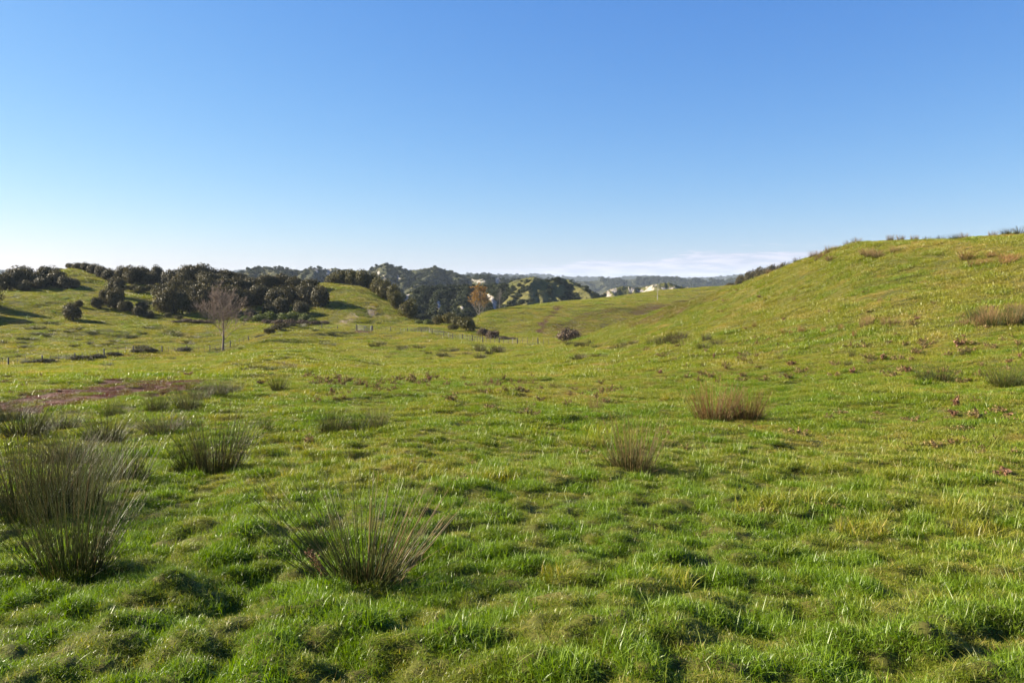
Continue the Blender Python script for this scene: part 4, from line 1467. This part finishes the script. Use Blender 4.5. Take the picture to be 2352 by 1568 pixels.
many('buff', (2215, 712, 2352, 758), 9, (24, 40), (26, 44), 'tawny rush clump in the patch near the right edge of the slope', 'tawny rush patch on the right slope')
many('green', (2230, 715, 2352, 760), 7, (22, 38), (26, 44), 'green rush clump among the tawny patch on the right slope', 'green rushes among the tawny patch')
many('grey', (1300, 790, 1470, 806), 10, (12, 22), (22, 36), 'greyish rush clump at the left foot of the right hill', 'rushes at the left foot of the right hill')
many('grey', (1490, 785, 1650, 806), 12, (14, 26), (22, 38), 'greyish rush clump in the band across the lower right hill', 'rush band across the lower right hill')
many('grey', (1295, 818, 1385, 834), 7, (12, 20), (22, 34), 'grey rush clump in the short row before the right hill', 'short row of rushes before the right hill')
many('grey', (1090, 805, 1160, 822), 6, (14, 24), (20, 34), 'pale grey rush clump in the hollow below the centre fence', 'rushes in the hollow below the fence')
many('orange', (1720, 755, 1990, 778), 8, (12, 24), (8, 18), 'slim rusty rush tuft midway up the right hill', 'rusty tufts midway up the right hill')
many('buff', (1980, 735, 2060, 752), 5, (16, 28), (16, 26), 'straw rush tuft beside the rusty tufts on the hill', 'straw tufts on the right hill')
many('buff', (1880, 575, 2060, 600), 8, (12, 22), (18, 34), 'straw tussock just under the crest of the right hill', 'straw tussocks below the crest')
many('orange', (2160, 588, 2340, 622), 7, (14, 26), (20, 38), 'orange tussock high on the right hill', 'orange tussocks high on the right hill')
many('grey', (600, 826, 690, 848), 9, (8, 14), (22, 36), 'dark green rush clump in the patch on the near swell', 'dark rush patch on the near swell')
many('green', (540, 842, 650, 852), 6, (9, 14), (24, 38), 'green rush clump at the foot of the near swell', 'green rushes at the foot of the swell')
many('green', (840, 834, 880, 842), 3, (8, 12), (14, 24), 'small green tuft in the sunlit flat at centre left', 'tufts in the sunlit flat')
many('grey', (860, 790, 1110, 826), 22, (7, 14), (16, 34), 'grey green rush clump in the damp hollow before the gate', 'rushes in the damp hollow')
many('green', (690, 765, 780, 800), 7, (6, 12), (14, 28), 'green clump on the mound left of the gate', 'clumps on the mound by the gate')
many('green', (30, 740, 480, 800), 34, (5, 10), (14, 34), 'low green rush clump scattered over the sunlit left field', 'rushes scattered over the left field')
many('grey', (0, 770, 560, 860), 26, (5, 11), (14, 30), 'low greyish rush clump along the left fence line', 'greyish rushes along the left fence')
many('grey', (1500, 812, 2300, 850), 8, (12, 20), (12, 22), 'single grey rush tuft dotted over the lower right slope', 'grey tufts over the lower right slope')
# tufts standing on the crest of the right hill
for u, v, h in ((1765, 640, 12), (1795, 622, 12), (1830, 607, 14), (1868, 592, 16), (1905, 579, 18), (1925, 569, 13), (1948, 562, 14), (1968, 560, 15), (2045, 558, 14), (2068, 556, 14), (2100, 554, 14), (2130, 553, 14), (2160, 552, 14), (2190, 550, 15), (2212, 549, 15), (2280, 545, 14), (2310, 542, 16), (2340, 540, 18)):
    th_ = ray(u, v)[0]
    dd = np.linspace(60, 125, 300)
    zz_ = base_h(np.sin(th_) * dd, np.cos(th_) * dd)
    dm = dd[np.argmax((zz_ - CZ) / dd)] - 1.0
    x, y = math.sin(th_) * dm, math.cos(th_) * dm
    o = obj('rush_clump', random.choice(far['buff' if random.random() < 0.55 else 'grey']))
    z = ground(x, y)
    o.location = (x, y, z - 0.03)
    s = h * dm / FD * 1.15
    o.scale = (s * 0.9, s * 0.9, s)
    tag(o, 'wispy rush tuft standing against the sky on the right hill crest', 'rush', 'tufts on the crest of the right hill')

# ------------------------------------------------------------------ dead weeds


def weed_mesh(mat, seed, upright=False):
    r = np.random.default_rng(seed)
    gq = Geo()
    n = 6 if upright else 9
    p0 = np.stack([r.normal(0, 0.05, n), r.normal(0, 0.05, n), np.full(n, -0.03)], -1)
    d = np.stack([r.normal(0, 0.25 if upright else 0.65, n), r.normal(0, 0.25 if upright else 0.65, n), np.full(n, 0.9)], -1)
    d /= np.linalg.norm(d, axis=1, keepdims=True)
    P = bez(p0, d, 0.55 + 0.45 * r.random(n), np.full(n, 0.25), 5)
    V, F = tubes(P, np.full((n, 5), 0.012) * np.linspace(1, 0.5, 5), 3)
    gq.add(V, F, t=np.tile(np.repeat(np.linspace(0, 1, 5), 3), n), rnd=np.repeat(r.random(n), 15))
    # shrivelled leaves and seed heads along the stalks
    m = 210
    si = r.integers(0, n, m)
    s = r.random(m) ** 0.7 * 3.99
    i = s.astype(int)
    c = P[si, i] + (P[si, i + 1] - P[si, i]) * (s - i)[:, None] + r.normal(0, 0.06, (m, 3))
    a = r.normal(0, 1, (m, 3))
    a /= np.linalg.norm(a, axis=1, keepdims=True)
    b = np.cross(a, r.normal(0, 1, (m, 3)))
    b /= np.linalg.norm(b, axis=1, keepdims=True)
    w_ = (0.06 + 0.07 * r.random(m))[:, None]
    V = np.stack([c - a * w_, c + b * w_ * 0.5, c + a * w_, c - b * w_ * 0.5 + np.array([0, 0, 0.02])], 1)
    gq.add(V.reshape(-1, 3), [np.arange(m * 4).reshape(m, 4)], t=np.repeat(r.random(m), 4), rnd=np.repeat(r.random(m), 4))
    return gq.mesh('dead_weed', mat)


weeds = {'brown': [weed_mesh(M_weed, 700 + i) for i in range(5)], 'red': [weed_mesh(M_redweed, 720 + i, True) for i in range(3)]}


def weed(kind, u, v, h, w_, label, group=None):
    o = rush(weeds[kind], u, v, h, w_, label, group, 'dead_weed', 1.0, 1.2)
    o['category'] = 'weed'
    return o


for u, v, kind, h, w_, lab in (
        (1040, 938, 'brown', 26, 34, 'dead brown weed, left of the three beside the middle of the grass'), (1132, 948, 'brown', 18, 44, 'low dead brown weed, middle of the three at centre'),
        (1210, 950, 'brown', 16, 42, 'flat dead brown weed, right of the three at centre'), (703, 1018, 'brown', 26, 34, 'brown shrivelled weed below the centre left rush clumps'),
        (2196, 940, 'red', 30, 26, 'reddish dead dock stalk on the right slope foot'), (2246, 965, 'brown', 28, 40, 'round brown dead weed right of the reddish stalk'),
        (1842, 1000, 'brown', 34, 42, 'brown leggy dead weed right of the orange rushes'), (2145, 1030, 'brown', 26, 40, 'brown dead weed mound on the right grass'), (2186, 1024, 'red', 16, 30, 'red low dock beside the brown mound on the right grass'),
        (2305, 1100, 'red', 24, 50, 'pinkish bent dock stalk near the right edge'), (1468, 1245, 'red', 18, 48, 'small red dock low in the foreground grass'), (2100, 968, 'brown', 22, 42, 'brown weed with green leaves above the right mound'),
        (1046, 1128, 'brown', 18, 60, 'brown matted weed behind the large foreground rush'), (1760, 1190, 'brown', 20, 60, 'brown matted weed low in the right foreground'), (1905, 1180, 'brown', 18, 56, 'dark brown weed mat at right foreground centre'),
        (600, 885, 'red', 12, 26, 'rust red weed at the right end of the mud'), (432, 866, 'red', 10, 30, 'rust red weed on the far lip of the mud'), (750, 885, 'brown', 14, 36, 'brown weed left of the wide weed belt'), (1390, 925, 'brown', 20, 26, 'brown weed spike left of the orange rush pair'),
        (2020, 960, 'brown', 12, 36, 'small brown weed between the orange rushes and the right mound'), (1250, 1010, 'brown', 16, 38, 'brown weed left of the straw coloured rush clump')):
    weed(kind, u, v, h, w_, lab)
for (box, n, hs, ws, lab, grp) in (((700, 866, 1430, 930), 105, (9, 19), (9, 22), 'small dead brown weed in the belt across the middle of the grass', 'weed belt across the middle grass'),
                                   ((1480, 790, 2352, 885), 105, (8, 16), (9, 26), 'small dead brown weed dotted over the foot of the right slope', 'weeds over the foot of the right slope'),
                                   ((1450, 905, 2352, 1080), 34, (8, 16), (12, 34), 'small brown weed low in the right hand grass', 'weeds low in the right hand grass'),
                                   ((640, 930, 1400, 1080), 26, (8, 14), (12, 32), 'small brown weed low in the central grass', 'weeds low in the central grass'),
                                   ((1650, 660, 2352, 790), 40, (6, 12), (9, 22), 'tiny brown weed dotted over the face of the right hill', 'weeds over the right hill face'),
                                   ((0, 855, 420, 905), 16, (6, 11), (10, 26), 'small brown weed on the bank behind the mud', 'weeds behind the mud')):
    for _ in range(n):
        for _t in range(20):
            u, v = random.uniform(box[0], box[2]), random.uniform(box[1], box[3])
            hx_, hy_, hd_ = hit(u, v)
            if hd_ < 130 and float(fbm(np.array([hx_ / 6]), np.array([hy_ / 6]), 91, 3)[0]) > -0.12 - 0.02 * _t:
                break
        weed('brown' if random.random() < 0.92 else 'red', u, v, 1.25 * random.uniform(*hs), 1.05 * random.uniform(*ws), lab, grp)

# fluffy dead thistle stalk leaning in front of the big clump
x, y, d = hit(770, 1362)
r = np.random.default_rng(5)
P = np.array([[(0, 0, -0.03), (-0.05, 0.0, 0.09), (-0.11, 0.02, 0.19), (-0.19, 0.03, 0.30)]])
gq = Geo()
V, F = tubes(P, np.array([[0.005, 0.0045, 0.004, 0.002]]), 5)
gq.add(V, F, t=0.5, rnd=0.5)
m = 520
s = 0.25 + 0.75 * r.random(m) ** 0.8
c = np.stack([np.interp(s, [0, .33, .66, 1], P[0][:, i]) for i in range(3)], -1) + r.normal(0, 0.011, (m, 3)) * np.where(s > 0.72, 1.5, 0.9)[:, None]
a = r.normal(0, 1, (m, 3))
a /= np.linalg.norm(a, axis=1, keepdims=True)
b = np.cross(a, r.normal(0, 1, (m, 3)))
b /= np.linalg.norm(b, axis=1, keepdims=True)
w_ = 0.008 * (0.5 + r.random(m))[:, None]
gq.add(np.stack([c - a * w_, c + b * w_ * 0.35, c + a * w_, c - b * w_ * 0.35], 1).reshape(-1, 3), [np.arange(m * 4).reshape(m, 4)], t=np.repeat(r.random(m), 4), rnd=np.repeat(r.random(m), 4))
o = obj('dead_thistle', gq.mesh('dead_thistle', M_redweed), None, (x, y, ground(x, y)))
tag(o, 'leaning pinkish dead thistle stalk at the left foot of the large open rush fan', 'weed')

# ------------------------------------------------------------------ the air between here and the far ridges
hb = obj('haze', mesh_from('haze', [(x, y, z) for z in (-75, 105) for x, y in ((-9000, -9000), (9000, -9000), (9000, 9000), (-9000, 9000))],
                           [np.array([[3, 2, 1, 0], [4, 5, 6, 7], [0, 1, 5, 4], [1, 2, 6, 5], [2, 3, 7, 6], [3, 0, 4, 7]])]))
hm = bpy.data.materials.new('haze')
hm.use_nodes = True
hn = hm.node_tree.nodes
hn.remove(hn['Principled BSDF'])
pv = hn.new('ShaderNodeVolumePrincipled')
pv.inputs['Color'].default_value = (0.72, 0.84, 1.0, 1)
pv.inputs['Density'].default_value = 0.000065
pv.inputs['Anisotropy'].default_value = 0.0
hm.node_tree.links.new(pv.outputs[0], hn['Material Output'].inputs['Volume'])
hb.data.materials.append(hm)
tag(hb, 'thin blue air haze lying over the far ridges', 'haze', kind='stuff')
